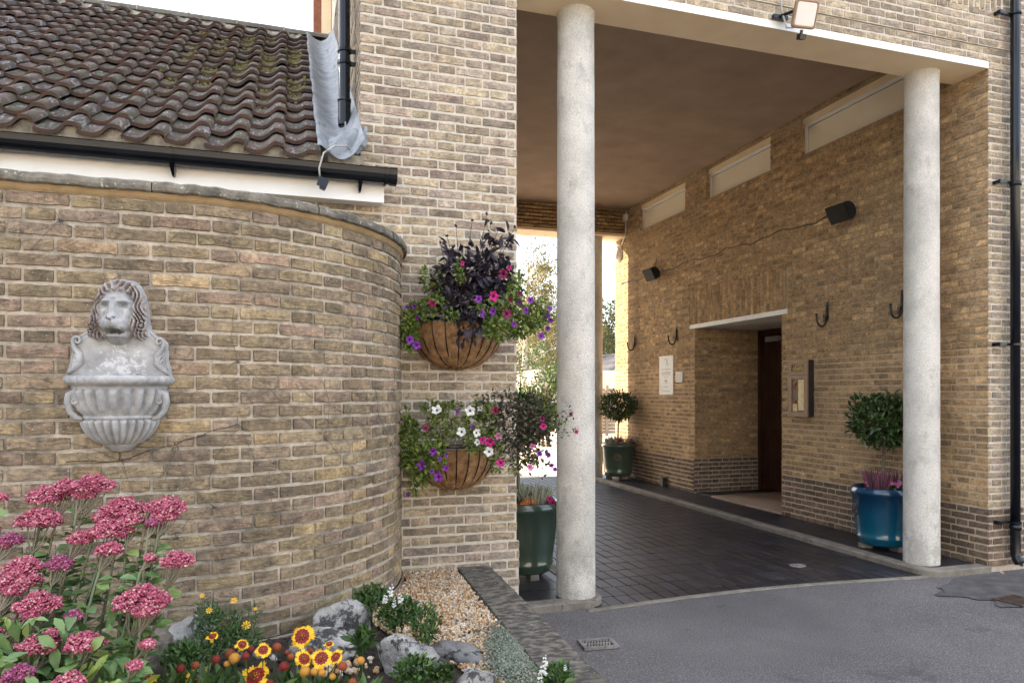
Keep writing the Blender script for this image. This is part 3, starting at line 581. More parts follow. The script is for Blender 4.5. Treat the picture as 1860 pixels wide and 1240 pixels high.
Ms=[];Ps=[];Cs=[]
Mr=np.array([[1,0,0],[0,cs,-sn],[0,sn,cs]])
M2=[];P2=[];C2=[]
for r in range(16):
    for cidx in range(22):
        x=.16-tw*(cidx+1)+rng.uniform(-.004,.004); s0=-.02+r*gauge+rng.uniform(-.006,.006)
        a=rng.uniform(-.02,.02); J=np.array([[math.cos(a),-math.sin(a),0],[math.sin(a),math.cos(a),0],[0,0,1]])
        if cidx==0: M2.append(Mr@J@np.diag([1,1,1])); P2.append(rf(x,s0,0)); C2.append((rng.random(),rng.random(),0)); continue
        Ms.append(Mr@J); Ps.append(rf(x,s0+rng.uniform(-.006,.006),rng.uniform(-.003,.006))); Cs.append((rng.random(),rng.random(),0))
rt.inst(TV,TF,Ms,Ps,TM,Cs)
TV2=[(min(v[0],.97*tw),v[1],v[2] if v[0]<.60*tw else v[2]-prof0(v[0]/tw)+prof0(.60)+(0 if v[0]<1.02*tw else .010)) for v in TV]
rt.inst(TV2,TF,M2,P2,TM,C2)
# mortar bedding under eaves tiles
V=[];N=120
for i in range(N+1):
    x=-4.4+(.16+4.4)*i/N; tt=((x-.16)/tw)%1.; hh=prof(tt)
    a=rf(x,.012+rng.uniform(0,.006),hh+.02); V+=[(x,4.115+rng.uniform(-.003,.006),2.69),(a[0],a[1],a[2])]
rt.add(V,[(2*i,2*i+2,2*i+3,2*i+1) for i in range(N)],2)
roof=rt.build('roof',[M['pan'],M['panedge'],M['bedm']],wing,smooth=False)
for po in roof.data.polygons: po.use_smooth=po.material_index==0
# ridge
rg=MB(); x=.37
while x>-5:
    xe=x-.44; V=[];zo=rng.uniform(-.004,.004)
    for xx,e_ in ((x,0),(xe-.01,.0)):
        for k in range(9):
            g_=math.pi*k/8; V.append((xx,7.47-.13*math.cos(g_),5.035+zo+.085*math.sin(g_)))
    rg.add(V,[(k,k+1,9+k+1,9+k) for k in range(8)]+[tuple(range(9)),tuple(range(17,8,-1))],0); rg.tube([(x-.002,7.47-.13*math.cos(math.pi*k/8),5.035+.085*math.sin(math.pi*k/8)) for k in range(9)],.009,5,1); x=xe
rg.build('ridge_tiles',[M['ridge'],M['bedm']],roof)
rg=MB(); V=[];N=160
for i in range(N+1):
    x=-4.8+(.20+4.8)*i/N; tt=((x-.16)/tw)%1.; V+=[rf(x,3.86+rng.uniform(-.03,.03)+.03*math.cos(tt*6.28),prof(tt)+.022),(x,7.37+rng.uniform(-.01,.01),5.045)]
rg.add(V,[(2*i,2*i+2,2*i+3,2*i+1) for i in range(N)],0); rg.build('ridge_bedding',M['bedm'],roof)
# moss in the troughs near the flashing
ms=MB(); Pm=[]
for _ in range(4200):
    cidx=rng.choice([0,0,0,1,1,1,2,2,3,4]); tt=rng.gauss(.30,.13); s5=rng.triangular(.9,3.9,2.6)
    if math.sin(s5*5+cidx*2)<-.2: continue
    Pm.append(rf(.16-tw*(cidx+1)+tt*tw,s5,prof(tt)+.022))
ms.inst(OCT[0],OCT[1],rot3(len(Pm),nr.uniform(.005,.019,len(Pm))),Pm,0); ms.build('moss',amat('moss',[(0,(.05,.05,.015)),(1,(.17,.16,.045))],.9),roof)
# lead valley flashing
ns_,nx=60,16; G=[]
for j in range(ns_+1):
    s_=-.03+3.86*j/ns_; row=[]
    for i in range(nx+1):
        f_=i/nx; x=.135+(XL-.004-.135)*f_
        h=.080-.088*math.sin(max(0,min(1,(f_-.08)*1.2))*math.pi)*.75+ (.06*max(0,(f_-.8)/.2)**1.3)
        h+=.007*math.sin(j*1.55+i*.25)*math.exp(-((f_-.22)/.2)**2)+.0025*math.sin(j*.5+i*.6)
        row.append(rf(x+(.003*math.sin(j*1.1)+.003*math.sin(j*.37) if i==0 else 0),s_,h+.012))
    G.append(row)
lf=MB(); lf.grid(G,0,(.5,.5,.5))
# splayed tongue dressed on to the wall foot
G=[]
for j in range(11):
    row=[]
    for i in range(13):
        f_=i/12; x=.20+.25*f_; s_=.06-j*.012
        z=2.90-.012*j+.06*math.sin(f_*3.1)*(1-j/12)+.012*math.sin(i*1.7+j*.8)+(.10*f_**3)
        row.append((x+.006*math.sin(j)-.03*f_,4.225-.009*j-.02*f_*math.sin(j*.5)+.007*math.sin(i*1.3+j*.6),z-.014*abs(math.sin(i*1.1))*(j/10)))
    G.append(row)
lf.grid(G,0,(.5,.5,.5)); lf.build('lead_flashing',M['lead'],roof,smooth=True)
b=MB(); b.box(.20,.40,4.13,4.29,2.66,2.80); b.build('mortar_block',M['bedm'],roof)
# fascia, soffit, gutter
b=MB(); b.box(-5,.522,4.185,4.205,2.555,2.665); b.box(-5,.515,4.205,4.297,2.557,2.57); b.build('fascia_board',M['upvc'],wing)
gt=MB(); n=10; V=[];pr_=[]
cy,cz=4.122,2.722
for k in range(n+1):
    g_=math.pi*k/n; pr_.append((cy-.058*math.cos(g_),cz-.075*math.sin(g_)**.8))
pr_=[(cy-.062,cz+.004)]+pr_+[(cy+.05,cz)]+[(cy-.052*math.cos(math.pi*k/n),cz-.068*math.sin(math.pi*k/n)**.8+.001) for k in range(n,-1,-1)]
m=len(pr_)
for x in (-5,.575): V+=[(x,y,z) for y,z in pr_]
gt.add(V,[(k,(k+1)%m,m+(k+1)%m,m+k) for k in range(m)],0)
gu=gt.build('gutter',M['black'],wing)
b=MB(); q=[(cy-.066,cz+.006)]+[(cy-.063*math.cos(math.pi*k/n),cz-.081*math.sin(math.pi*k/n)**.8) for k in range(n+1)]+[(cy+.05,cz+.006)]
for x0,x1 in ((.545,.585),): 
    m=len(q); b.add([(x,y,z) for x in (x0,x1) for y,z in q],[(k,(k+1)%m,m+(k+1)%m,m+k) for k in range(m)]+[tuple(range(m-1,-1,-1)),tuple(range(m,2*m))])
    b.add([(x,y-.003*(1 if y<cy else -1),z-.003) for x in (x0-.03,x0-.02) for y,z in q],[(k,(k+1)%m,m+(k+1)%m,m+k) for k in range(m)])
b.build('gutter_end_cap',M['black'],gu)
for u in (312,655,-30):
    x=onY(u,260,4.1).x; b=MB(); b.add([(xx,y,z) for xx in (x-.007,x+.007) for y,z in q],[(k,(k+1)%len(q),len(q)+(k+1)%len(q),len(q)+k) for k in range(len(q))]+[tuple(range(len(q)-1,-1,-1)),tuple(range(len(q),2*len(q)))])
    b.add([(x-.012,4.09,2.645),(x+.012,4.09,2.645),(x+.012,4.185,2.645),(x-.012,4.185,2.645),(x-.006,4.15,2.60),(x+.006,4.15,2.60),(x+.006,4.185,2.60),(x-.006,4.185,2.60)],[(0,1,5,4),(1,2,6,5),(2,3,7,6),(3,0,4,7),(4,5,6,7),(0,3,2,1)]); b.build('gutter_bracket',M['black'],gu)
# stray cable and junction block hanging over the gutter
cb=MB(); cb.tube([(.322,4.585,3.2),(.33,4.52,3.05),(.335,4.40,2.93),(.33,4.30,2.87),(.345,4.2,2.83),(.30,4.10,2.84),(.23,4.06,2.82),(.17,4.045,2.77),(.145,4.04,2.68),(.15,4.04,2.63)],.0055,6)
ce=empty('loose_cable',(.322,4.585,2.6),'loose grey cable with a small black plug hanging over the gutter','cable'); cb.build('cable',M['cable'],ce,smooth=True)
cb=MB(); cb.obox((.165,4.035,2.60),(.05,0,-.022),(0,.03,0),(.018,0,.045)); cb.obox((.165,4.035,2.572),(.03,0,-.012),(0,.022,0),(.01,0,.02)); cb.build('plug',M['black'],ce)
# ================================================================ CURVED WALL
YS=3.17; CR=1.112; CX,CY=-.49,4.282
arc=CR*math.pi/2
def mcurve(s_,z,h,base=0.):
    if s_<=0: return (CX+s_,YS-h,z)
    a=min(s_,arc+.1)/CR; r=CR+h; return (CX+r*math.sin(a),CY-r*math.cos(a),z)
def oncurve(u,v,h=.006):
    o=Vector((0,0,HC)); d_=at(u,v,1)-o; t0=(YS-h)/d_.y; p=o+d_*t0
    if p.x<=CX: return p
    a_=d_.x**2+d_.y**2; b_=-2*(d_.x*CX+d_.y*CY); c_=CX*CX+CY*CY-(CR+h)**2; D=b_*b_-4*a_*c_
    if D<0: D=0
    t1=(-b_-math.sqrt(D))/(2*a_); return o+d_*t1
cw=empty('curved_garden_wall',(-.5,YS,0),'low weathered brick wall curving back to the tower, with a lichened coping','wall')
mb=MB(); bricks(mb,mcurve,.36,2.22,lambda z:[(-2.6,arc)],ph=.11,ns=.034,proud=.006)
bricks(mb,lambda s_,z,h:mcurve(s_,z,h+.012),.0,.36,lambda z:[(-2.6,arc)],ph=.05,ns=.034,bi=2,mi=1,proud=.006)
mb.box(-3.1,CX,YS+.03,YS+.22,0,2.22,1,(.5,.5,.5)); mb.build('brickwork',[M['bc'],M['mc'],M['bp']],cw)
# recessed slip course and coping
def cring(prof,s0,s1,n):
    G=[]
    for i in range(n+1):
        s_=s0+(s1-s0)*i/n; jj=.0022*math.sin(i*1.3+s0*9)*math.sin(i*.41)+rng.uniform(-.0016,.0016)
        G.append([mcurve(s_,z+(jj if z>2.24 else jj*.4),h+(jj*.6 if h>0 else 0)) for h,z in prof])
    return G
c=MB(); sj=[-2.6,-1.75,-.9,-.05,.62,1.18,arc+.02]
for a,b in zip(sj,sj[1:]): c.grid(cring([(-.2,2.244),(.030,2.244),(.037,2.249),(.040,2.262),(.037,2.279),(.028,2.287),(-.02,2.289),(-.2,2.285)],a+.002,b-.002,26),0)
c.build('coping',M['cop'],cw)
c=MB(); c.grid(cring([(.004,2.216),(.012,2.226),(.018,2.2435)],-2.6,arc,120),0); c.build('mortar_fillet',M['fillet'],cw)
# ================================================================ PLANTER KERB WALL
pw=empty('planter_edging_wall',(1.06,3.2,-.04),'low planter edging wall with a weathered stone coping running out from the tower','wall')
def pin(y): return .985-.0 if y>4.2 else .93+(.055)*((y-2.5)/1.7) if y>2.5 else .93
def pout(y): return 1.205-.03*(4.3-y)
c=MB(); ys=np.arange(4.284,1.2,-.04); rows=[]
for i,y in enumerate(ys):
    a,b=pin(y)+rng.uniform(-.003,.003),pout(y)+rng.uniform(-.005,.003); z=.335+rng.uniform(-.0015,.002)
    rows.append([(a,y,.20),(a-.002,y,.315),(a+.006,y,z)]+[(a+(b-a)*k/8,y,z+rng.uniform(-.0015,.0015)) for k in range(1,8)]+[(b-.006,y,z-.002),(b,y,z-.012),(b,y,.28),(b-.02,y,.275),(b-.02,y,-.05)])
c.grid(rows,0,(.5,.5,.5)); c.build('coping',M['cop2'],pw)
# ================================================================ BED
def gz(x,y):
    z=.325
    k=max(0,min(1,(.35-x)/.9)); z+=.075*k*k*(3-2*k)
    return z
b=MB(); xs=np.linspace(-3.2,1.0,85); ysb=np.linspace(1.2,4.3,63)
P=[[(x,y,gz(x,y)-.012+ (rng.uniform(-.008,.012) if x<.5 else 0)) for x in xs] for y in ysb]
b.grid(P,0,(.5,.5,.5)); tag(b.build('flower_bed_soil',M['soil'],smooth=True),kind='structure')
# ================================================================ LION WALL FOUNTAIN
FX=.000615; FZ=.000705
lx,ly,lz=-.657,YS-.008,1.192
ft=empty('lion_wall_fountain',(lx,ly,lz),'grey stone wall fountain with a lion head mask above a fluted half bowl','wall fountain')
OUT=np.array([(357,745),(360,700),(378,640),(390,580),(388,530),(400,505),(440,492),(480,470),(498,430),(505,380),(515,320),(535,260),(570,205),(620,178),(680,170),(740,178),(785,208),(815,262),(828,330),(836,400),(848,455),(880,492),(925,512),(945,530),(948,580),(950,640),(966,690),(974,745)],float)
MANE=np.array([(530,300),(550,240),(600,190),(680,174),(755,196),(805,255),(826,340),(832,440),(836,495),(800,522),(752,500),(738,440),(756,370),(752,300),(735,262),(690,250),(630,252),(585,275),(566,320),(570,400),(590,460),(603,515),(550,528),(488,500),(492,450),(505,390),(515,340)],float)
def pdist(P,X,Y):
    d=np.full(X.shape,1e9); ins=np.zeros(X.shape,bool)
    for i in range(len(P)):
        ax,ay=P[i]; bx,by=P[(i+1)%len(P)]; dx,dy=bx-ax,by-ay
        t=np.clip(((X-ax)*dx+(Y-ay)*dy)/(dx*dx+dy*dy),0,1); d=np.minimum(d,np.hypot(X-ax-t*dx,Y-ay-t*dy))
        c=((ay>Y)!=(by>Y))&(X<(bx-ax)*(Y-ay)/(by-ay+1e-9)+ax); ins^=c
    return np.where(ins,d,-d)
gx=np.arange(350,984,3.2); gy=np.arange(160,752,3.2); X,Y=np.meshgrid(gx,gy)
do=pdist(OUT,X,Y); dm=pdist(MANE,X,Y)
G=lambda cx,cy,rx,ry:np.exp(-(((X-cx)/rx)**2+((Y-cy)/ry)**2))
sm=lambda t:np.clip(t,0,1)**2*(3-2*np.clip(t,0,1))
h=26*sm(do/10)**.6+4*sm((do-22)/5)*(Y>480)-3*sm((do-12)/4)*(Y>480)
head=78*np.sqrt(np.clip(1-((X-662)/112)**2-((Y-385)/165)**2,0,1))
h=h+head
mk=sm((dm+4)/14)
side=np.clip((np.abs(X-665)-60)/50,0,1)
str_=side*np.sin((X+16*np.sin(Y/24.)+np.where(X<665,.35,-.35)*Y*.5)*.30)+(1-side)*np.sin((X-650)*.16+(Y-180)*.10*np.sign(X-660)+1.5*np.sin(Y/30.))
curl=np.sin(np.hypot(X-520,Y-455)*.32)*G(520,455,35,35)+np.sin(np.hypot(X-805,Y-440)*.32)*G(805,440,32,50)
h+=mk*(30+20*str_+18*curl-head*.2)
# face
SG=lambda cx,cy,rx,ry:np.exp(-(((X-cx)/rx)**4+((Y-cy)/ry)**4))
wn=17+np.clip(Y-315,0,95)*.20
h+=24*np.exp(-((X-652)/wn)**4)*sm((Y-300)/30)*sm((425-Y)/16)               # long broad bridge
h+=11*SG(652,403,36,13)-13*(G(629,409,7,5)+G(675,409,7,5))                  # nose pad, nostrils
h+=30*(SG(622,441,40,28)+SG(688,441,40,28))+16*SG(655,430,62,40)-10*np.exp(-((X-655)/4.)**2)*G(655,435,40,22)
h+=20*G(600,309,33,9)+20*G(710,309,33,9)+8*G(655,285,50,16)-7*G(655,312,9,22)
h-=36*(G(600,334,20,10)+G(707,334,20,10)); h+=20*(G(600,336,10,7)+G(707,336,10,7))
h+=12*(G(585,375,20,30)+G(728,375,20,30))-7*(G(612,380,12,34)+G(694,380,12,34))
for k in range(3): h-=5*(np.exp(-((Y-(428+k*9)-.12*(X-612))/2.4)**2)*G(605,440,22,30)+np.exp(-((Y-(428+k*9)+.12*(X-702))/2.4)**2)*G(706,440,22,30))
h-=22*(G(630,411,8,6)+G(668,411,8,6))+6*G(649,424,3,14)
mouth=np.clip(1-((X-656)/54)**2-((Y-478-.0022*(X-656)**2*0)/15)**2,0,1); h-=60*np.sqrt(mouth)
for tx in (630,643,656,669,682): h+=26*G(tx,468,5,5)
for tx in (617,695): h+=36*G(tx,474,5,11)
for tx in (636,649,662,675): h+=30*G(tx,490,5,5)
h+=30*G(656,503,50,9)+18*G(656,518,38,15)
h+=3*np.sin(X*.25)*G(660,528,40,14)
h=np.where(do<0,0,h); h=np.maximum(h,0)
Vv=np.stack([(X-665)*FX,-h/1000.,(1155-Y)*FZ],-1).reshape(-1,3)+np.array([lx,ly,lz])
a,b_=X.shape; Fc=[];Cc=[]
for i in range(a-1):
    for j in range(b_-1):
        if max(do[i,j],do[i+1,j],do[i,j+1],do[i+1,j+1])<-1: continue
        n=i*b_+j; Fc.append((n,n+b_,n+b_+1,n+1)); Cc.append((.5,.5,float(mk[i,j]*(.55+.45*abs(str_[i,j])))))
q=MB(); q.add(Vv,Fc,0,Cc); q.build('lion_mask_plate',M['stone'],ft,smooth=True)
ell=lambda dep,fl,n,zr:(lambda r,z,g:(lx+r*math.cos(g)*(1+ (fl*(abs(math.sin(n*g))-.5) if zr[0]<z<zr[1] else 0)),ly-r*dep*math.sin(g)*(1+(fl*(abs(math.sin(n*g))-.5) if zr[0]<z<zr[1] else 0)),lz+z))
q=MB(); c0=(.5,.5,0.)
rim=[(.13,.288),(.17,.298),(.186,.306),(.194,.300),(.1975,.290),(.195,.279),(.186,.270),(.176,.266),(.172,.262)]
q.lathe(rim,seg=96,a0=0,a1=math.pi,fn=ell(.82,.04,15,(.275,.302)),c=c0)
q.add([(lx+.13*math.cos(math.pi*k/24),ly-.107*math.sin(math.pi*k/24),lz+.285) for k in range(25)],[tuple(range(25))],0,c0); q.build('rim',M['stone'],ft,smooth=True)
q=MB(); up=[(.172,.262),(.171,.257),(.168,.25),(.1665,.243),(.165,.232),(.160,.212),(.152,.19),(.142,.168),(.135,.152),(.131,.147)]
q.lathe(up,seg=150,a0=0,a1=math.pi,fn=ell(.8,.17,11,(.153,.250)),c=c0)
q.lathe([(.131,.147),(.135,.144),(.136,.139),(.132,.134),(.128,.132)],seg=96,a0=0,a1=math.pi,fn=ell(.8,.02,26,(.13,.146)),c=c0)
q.lathe([(.128,.132),(.131,.127),(.130,.117),(.124,.098),(.112,.076),(.095,.055),(.076,.038),(.062,.031)],seg=150,a0=0,a1=math.pi,fn=ell(.8,.22,13,(.034,.129)),c=c0)
q.lathe([(.062,.031),(.060,.026),(.056,.025),(.053,.018),(.045,.016),(.040,.007),(.028,.003),(.0,-.002)],seg=48,a0=0,a1=math.pi,fn=ell(.8,0,1,(0,0)),c=c0); q.build('fluted_bowl',M['stone'],ft,smooth=True)
def px(xz,yz,o): return Vector((lx+(xz-665)*FX,ly-o,lz+(1155-yz)*FZ))
def spiral(cx,cy,r0,turns,s,o,n=30,a0=0): return [px(cx+s*r0*(1-i/n*.85)*math.cos(a0+turns*2*math.pi*i/n),cy+r0*(1-i/n*.85)*math.sin(a0+turns*2*math.pi*i/n),o+.006*i/n) for i in range(n+1)]
for s_,bx in ((1,0),(-1,1330)):
    fx=lambda v:(bx+v) if s_==1 else (1330-v)
    q=MB()
    sp=spiral(fx(428),528,30,1.4,s_,.032,a0=math.pi/2)
    q.tube([px(fx(372),712,.03),px(fx(400),690,.034),px(fx(445),650,.036),px(fx(440),600,.036),px(fx(410),565,.034)]+sp[4:],[.006,.010,.013,.012,.009]+[.008*(1-i/40) for i in range(len(sp)-4)],8,0,c=c0)
    for k in range(3): q.tube([px(fx(412-k*4),600+k*26,.034),px(fx(432-k*6),625+k*24,.040),px(fx(425-k*8),655+k*18,.038),px(fx(395-k*6),672+k*14,.034)],[.003,.006,.006,.002],8,0,c=c0)
    q.build('scroll',M['stone'],ft,smooth=True)
    q=MB(); q.tube([px(fx(455),835,.045),px(fx(418),812,.05),px(fx(390),830,.052),px(fx(382),870,.052),px(fx(394),920,.05),px(fx(425),955,.048),px(fx(465),965,.046)],[.010,.014,.015,.014,.013,.012,.008],10,0,c=c0)
    q.tube(spiral(fx(422),862,26,1.1,s_,.055,a0=-math.pi/2),[.009*(1-i/45) for i in range(31)],8,0,c=c0); q.build('handle',M['stone'],ft,smooth=True)
# ================================================================ WALL FIXTURES
def speaker(y,z,label,sc_=1.):
    r=empty('wall_speaker',(XC,y,z),label,'speaker','black speakers on the porch wall')
    b=MB(); n=12; Lh=.15*sc_; prof=[]
    for k in range(n+1): g_=math.pi*k/n; prof.append((.17*sc_*math.sin(g_)**.8*.75,.105*sc_*math.cos(g_)))
    R_=Matrix.Rotation(R(-28),3,'Y')@Matrix.Rotation(R(0),3,'Z'); c0=Vector((XC-.20*sc_,y,z)); V=[]
    for yy in (-Lh,Lh):
        for (dx,dz) in prof: V.append(tuple(c0+R_@Vector((dx,yy*(1 if dx>.02 else 1.0),dz))))
    m=len(prof); b.add(V,[(k,k+1,m+k+1,m+k) for k in range(m-1)]+[tuple(range(m)),tuple(range(2*m-1,m-1,-1)),(0,m,2*m-1,m-1)],0); b.build('cabinet',M['mblk'],r)
    g=MB(); V=[tuple(c0+R_@Vector((-.008,sy*(Lh-.008),sz*.098*sc_))) for sy,sz in((-1,-1),(1,-1),(1,1),(-1,1))]+[tuple(c0+R_@Vector((.001,sy*(Lh-.004),sz*.102*sc_))) for sy,sz in((-1,-1),(1,-1),(1,1),(-1,1))]
    g.add(V,[(0,3,2,1),(0,1,5,4),(1,2,6,5),(2,3,7,6),(3,0,4,7)],0); g.build('grille',M['mblk'],r)
    k=MB(); k.tube([c0+R_@Vector((.1,0,0)),(XC-.06,y,z+.03),(XC,y,z+.03)],.012,8); k.box(XC-.012,XC,y-.03,y+.03,z-.02,z+.08); k.build('bracket',M['dark'],r)
    return r
speaker(5.77,3.24,'larger looking black speaker high on the porch wall between the front column and window',.88)
speaker(9.68,3.25,'far black speaker high on the porch wall to the left of the doorway',.92)
w_=MB(); pts=[]
for i in range(41):
    y=11.0-(11.0-6.05)*i/40; pts.append((XC-.012,y,3.30+.02*math.sin(i*.8)+.012*math.sin(i*2.1)))
w_.tube(pts,.006,5); w_.tube([(XC-.012,9.8,3.31),(XC-.03,9.75,3.42),(XC-.02,9.72,3.52),(XC-.03,9.78,3.45),(XC-.05,9.86,3.33)],.006,5)
tag(w_.build('speaker_cable',M['dark'],smooth=True),'thin dark cable running along the porch wall between the two speakers','cable')
def hook(y,z,label):
    r=empty('wall_hook',(XC,y,z),label,'hook','iron basket hooks on the porch wall')
    b=MB(); b.box(XC-.010,XC-.003,y-.016,y+.016,z-.02,z+.19); b.build('back_plate',M['dark'],r)
    b=MB(); pts=[(XC-.012,y,z+.15),(XC-.018,y,z+.05),(XC-.022,y,z+0)]
    for k in range(9): g_=math.pi*k/8; pts.append((XC-.082+.060*math.cos(g_),y,z-.0-.075*math.sin(g_)))
    pts.append((XC-.146,y,z+.035)); b.tube(pts,.0105,8); b.inst(ICO[0],ICO[1],[np.eye(3)*.017],[(XC-.147,y,z+.045)]); b.build('hook_arm',M['dark'],r,smooth=True)
    b=MB(); 
    for k in range(3): b.tube([(XC-.05+.012*math.cos(g_),y+(.012*math.sin(g_) if k%2 else 0),z+.04-k*.030+(.016*math.sin(g_))) for g_ in np.linspace(0,2*math.pi,9)],.003,5)
    b.build('chain_link',M['dark'],r)
hook(5.14,2.20,'iron basket hook on the porch wall nearest the right hand column')
hook(6.10,2.21,'iron basket hook on the porch wall above and right of the notice board')
hook(9.16,2.22,'iron basket hook on the porch wall just left of the doorway')
hook(10.48,2.21,'farthest iron basket hook on the porch wall, above the rear potted bay tree')
# plaques
def wallplate(name,ya,yb,z0,z1,th,m,label,cat):
    r=empty(name,(XC,(ya+yb)/2,z0),label,cat); b=MB(); b.box(XC-.004-th,XC-.002,ya,yb,z0,z1); b.build('board',m,r); return r
def text(s,size,m,parent,p,name,bold=0):
    cu=bpy.data.curves.new('lettering','FONT'); cu.body=s; cu.size=size; cu.align_x='CENTER'; cu.extrude=.001; cu.offset=bold; cu.resolution_u=2
    tmp=bpy.data.objects.new('tmp',cu); col.objects.link(tmp); dg=bpy.context.evaluated_depsgraph_get(); me=bpy.data.meshes.new_from_object(tmp.evaluated_get(dg))
    bpy.data.objects.remove(tmp); me.materials.clear(); me.materials.append(m); o=bpy.data.objects.new(name,me); col.objects.link(o); o.parent=parent
    o.matrix_local=Matrix.Translation(Vector(p)-wloc(parent))@Matrix(((0,0,-1),(-1,0,0),(0,1,0))).to_4x4(); return o
pl=wallplate('wall_plaque',9.25,9.66,1.40,1.99,.012,M['white'],'tall narrow white wall plaque with faint grey lettering left of the doorway','plaque')
xf=XC-.0165; b=MB()
for z,wd in ((1.785,.27),(1.74,.24),(1.725,.27),(1.705,.26),(1.67,.14),(1.52,.14),(1.455,.2)): b.box(xf-.0008,xf+.0005,9.455-wd/2,9.455+wd/2,z-.0035,z+.0035)
b.tube([(xf,9.47+.05*math.cos(a_),1.90+.05*math.sin(a_)) for a_ in np.linspace(.6,4.6,16)],.003,4); b.tube([(xf,9.44,1.93),(xf,9.42,1.88),(xf,9.38,1.85),(xf,9.36,1.87)],.003,4); b.build('faint_print',M['grey'],pl)
text('90',.085,M['grey'],pl,(xf,9.455,1.575),'lettering')
p2_=wallplate('small_sign',8.985,9.165,1.585,1.735,.02,M['paper'],'small cream square sign beside the tall white plaque','sign')
xf=XC-.0245; b=MB()
for i in range(4):
    for j in range(2): b.box(xf-.0008,xf+.0005,9.01+j*.07,9.065+j*.075,1.61+i*.028,1.618+i*.028)
b.build('faint_print',M['grey'],p2_)
# notice board
Yn=6.304; X1=onY(1467,700,Yn).x; Yf=onX(1432,700,X1).y; zt=onX(1467,653,X1).z; zb=onX(1467,754,X1).z
Yn2=Yn
nb=empty('notice_board',(XC,(Yn2+Yf)/2,zb),'brown framed chapel notice board with yellow lettering right of the doorway','notice board')
X1=min(X1,XC-.06); zt=1.79; zb=1.165
b=MB(); b.box(X1+.012,XC-.002,Yn2,Yf,zb,zt); b.build('case',M['hole'],nb)
b=MB(); zs=zt-.165; fw=.055
for z0,z1,zz0,zz1 in ((zs+.002,zt,zs+.04,zt-.04),(zb,zs-.002,zb+.05,zs-.04)):
    b.box(X1-.004,X1+.0118,Yn2,Yn2+fw,z0,z1); b.box(X1-.004,X1+.0118,Yf-fw,Yf,z0,z1); b.box(X1-.004,X1+.0118,Yn2+fw,Yf-fw,z0,zz0); b.box(X1-.004,X1+.0118,Yn2+fw,Yf-fw,zz1,z1)
b.build('door_frame',M['bronze'],nb)
b=MB(); b.box(X1+.006,X1+.010,Yn2+fw,Yf-fw,zb+.05,zs-.04); b.box(X1+.006,X1+.010,Yn2+fw,Yf-fw,zs+.04,zt-.04); b.build('glazing',M['glassy'],nb)
ym=(Yn2+Yf)/2
for s_,dz in (("ST JOHN'S",.030),("CHAPEL",-.020)): text(s_,.050,M['ylet'],nb,(X1+.004,ym,zs+.0725+dz),'lettering',.0003)
b=MB()
for cy_,cz_ in ((.04,.12),(.05,.07),(.03,-.06),(.05,-.085),(.02,.13)):
    for k in range(7): a_=k*.9; b.obox((X1+.0055,ym+cy_+.014*math.cos(a_),1.40+cz_+.014*math.sin(a_)),(.001,0,0),(0,.016,.004),(0,-.004,.016))
b.build('poster_flowers',M['oran'],nb)
M['poster']=pmat('gold_reflection_poster',(.62,.42,.16),(.70,.62,.40),22,.3,0)  # yellow in the colour paints the gold reflection of the board's glass
b=MB(); b.box(X1+.0045,X1+.006,ym-.10,ym+.0,zb+.07,zs-.05); b.box(X1+.0045,X1+.006,ym+.02,ym+.09,zb+.06,zb+.14); b.build('poster',M['poster'],nb)
# floodlight
fl=empty('floodlight',(3.56,4.2,4.05),'square brown rimmed security floodlight fixed above the porch beam','floodlight')
Rf=Matrix.Rotation(R(-6),3,'Z')@Matrix.Rotation(R(20),3,'X'); c0=Vector((3.49,4.13,4.125)); A=lambda x,y,z:c0+Rf@Vector((x,y,z))
def rsq(w_,r,y,n=5):
    o=[]
    for cx,cz,a0 in((w_-r,w_-r,0),(-w_+r,w_-r,90),(-w_+r,-w_+r,180),(w_-r,-w_+r,270)):
        for k in range(n+1): a_=R(a0+90*k/n); o.append(tuple(A(cx+r*math.cos(a_),y,cz+r*math.sin(a_))))
    return o
def slabring(b,ws,r):
    rings=[rsq(w_,r if w_>.05 else .01,y) for w_,y in ws]; m=len(rings[0]); V=sum(rings,[])
    b.add(V,[(q*m+k,q*m+(k+1)%m,(q+1)*m+(k+1)%m,(q+1)*m+k) for q in range(len(ws)-1) for k in range(m)]+[tuple(range(m)),tuple(range(len(V)-1,len(V)-m-1,-1))])
b=MB(); slabring(b,[(.075,.012),(.090,.008),(.092,-.014),(.087,-.020),(.080,-.020),(.078,-.014)],.022); b.build('housing',M['bronze'],fl)
b=MB(); slabring(b,[(.077,-.013),(.076,-.0175),(.070,-.0185)],.016); b.build('diffuser',M['lens'],fl)
b=MB(); b.tube([A(.0,.0,-.10),A(-.0,.0,-.13)],.012,10); b.obox(A(0,-.01,-.145),Rf@Vector((.045,0,0)),Rf@Vector((0,.05,0)),Rf@Vector((0,0,.035))); b.build('motion_sensor',M['black'],fl)
b=MB(); b.box(3.33,3.45,4.255,4.284,4.145,4.172); b.tube([(3.38,4.26,4.16),(3.43,4.17,4.16),(3.49,4.145,4.14)],.012,6); b.build('mounting_arm',M['black'],fl)
b=MB(); b.tube([(3.385,4.27,4.95),(3.39,4.27,4.5),(3.39,4.25,4.2),(3.392,4.20,4.05),(3.42,4.17,4.04),(3.47,4.145,4.05)],.0065,6); b.build('supply_cable',M['cable'],fl,smooth=True)
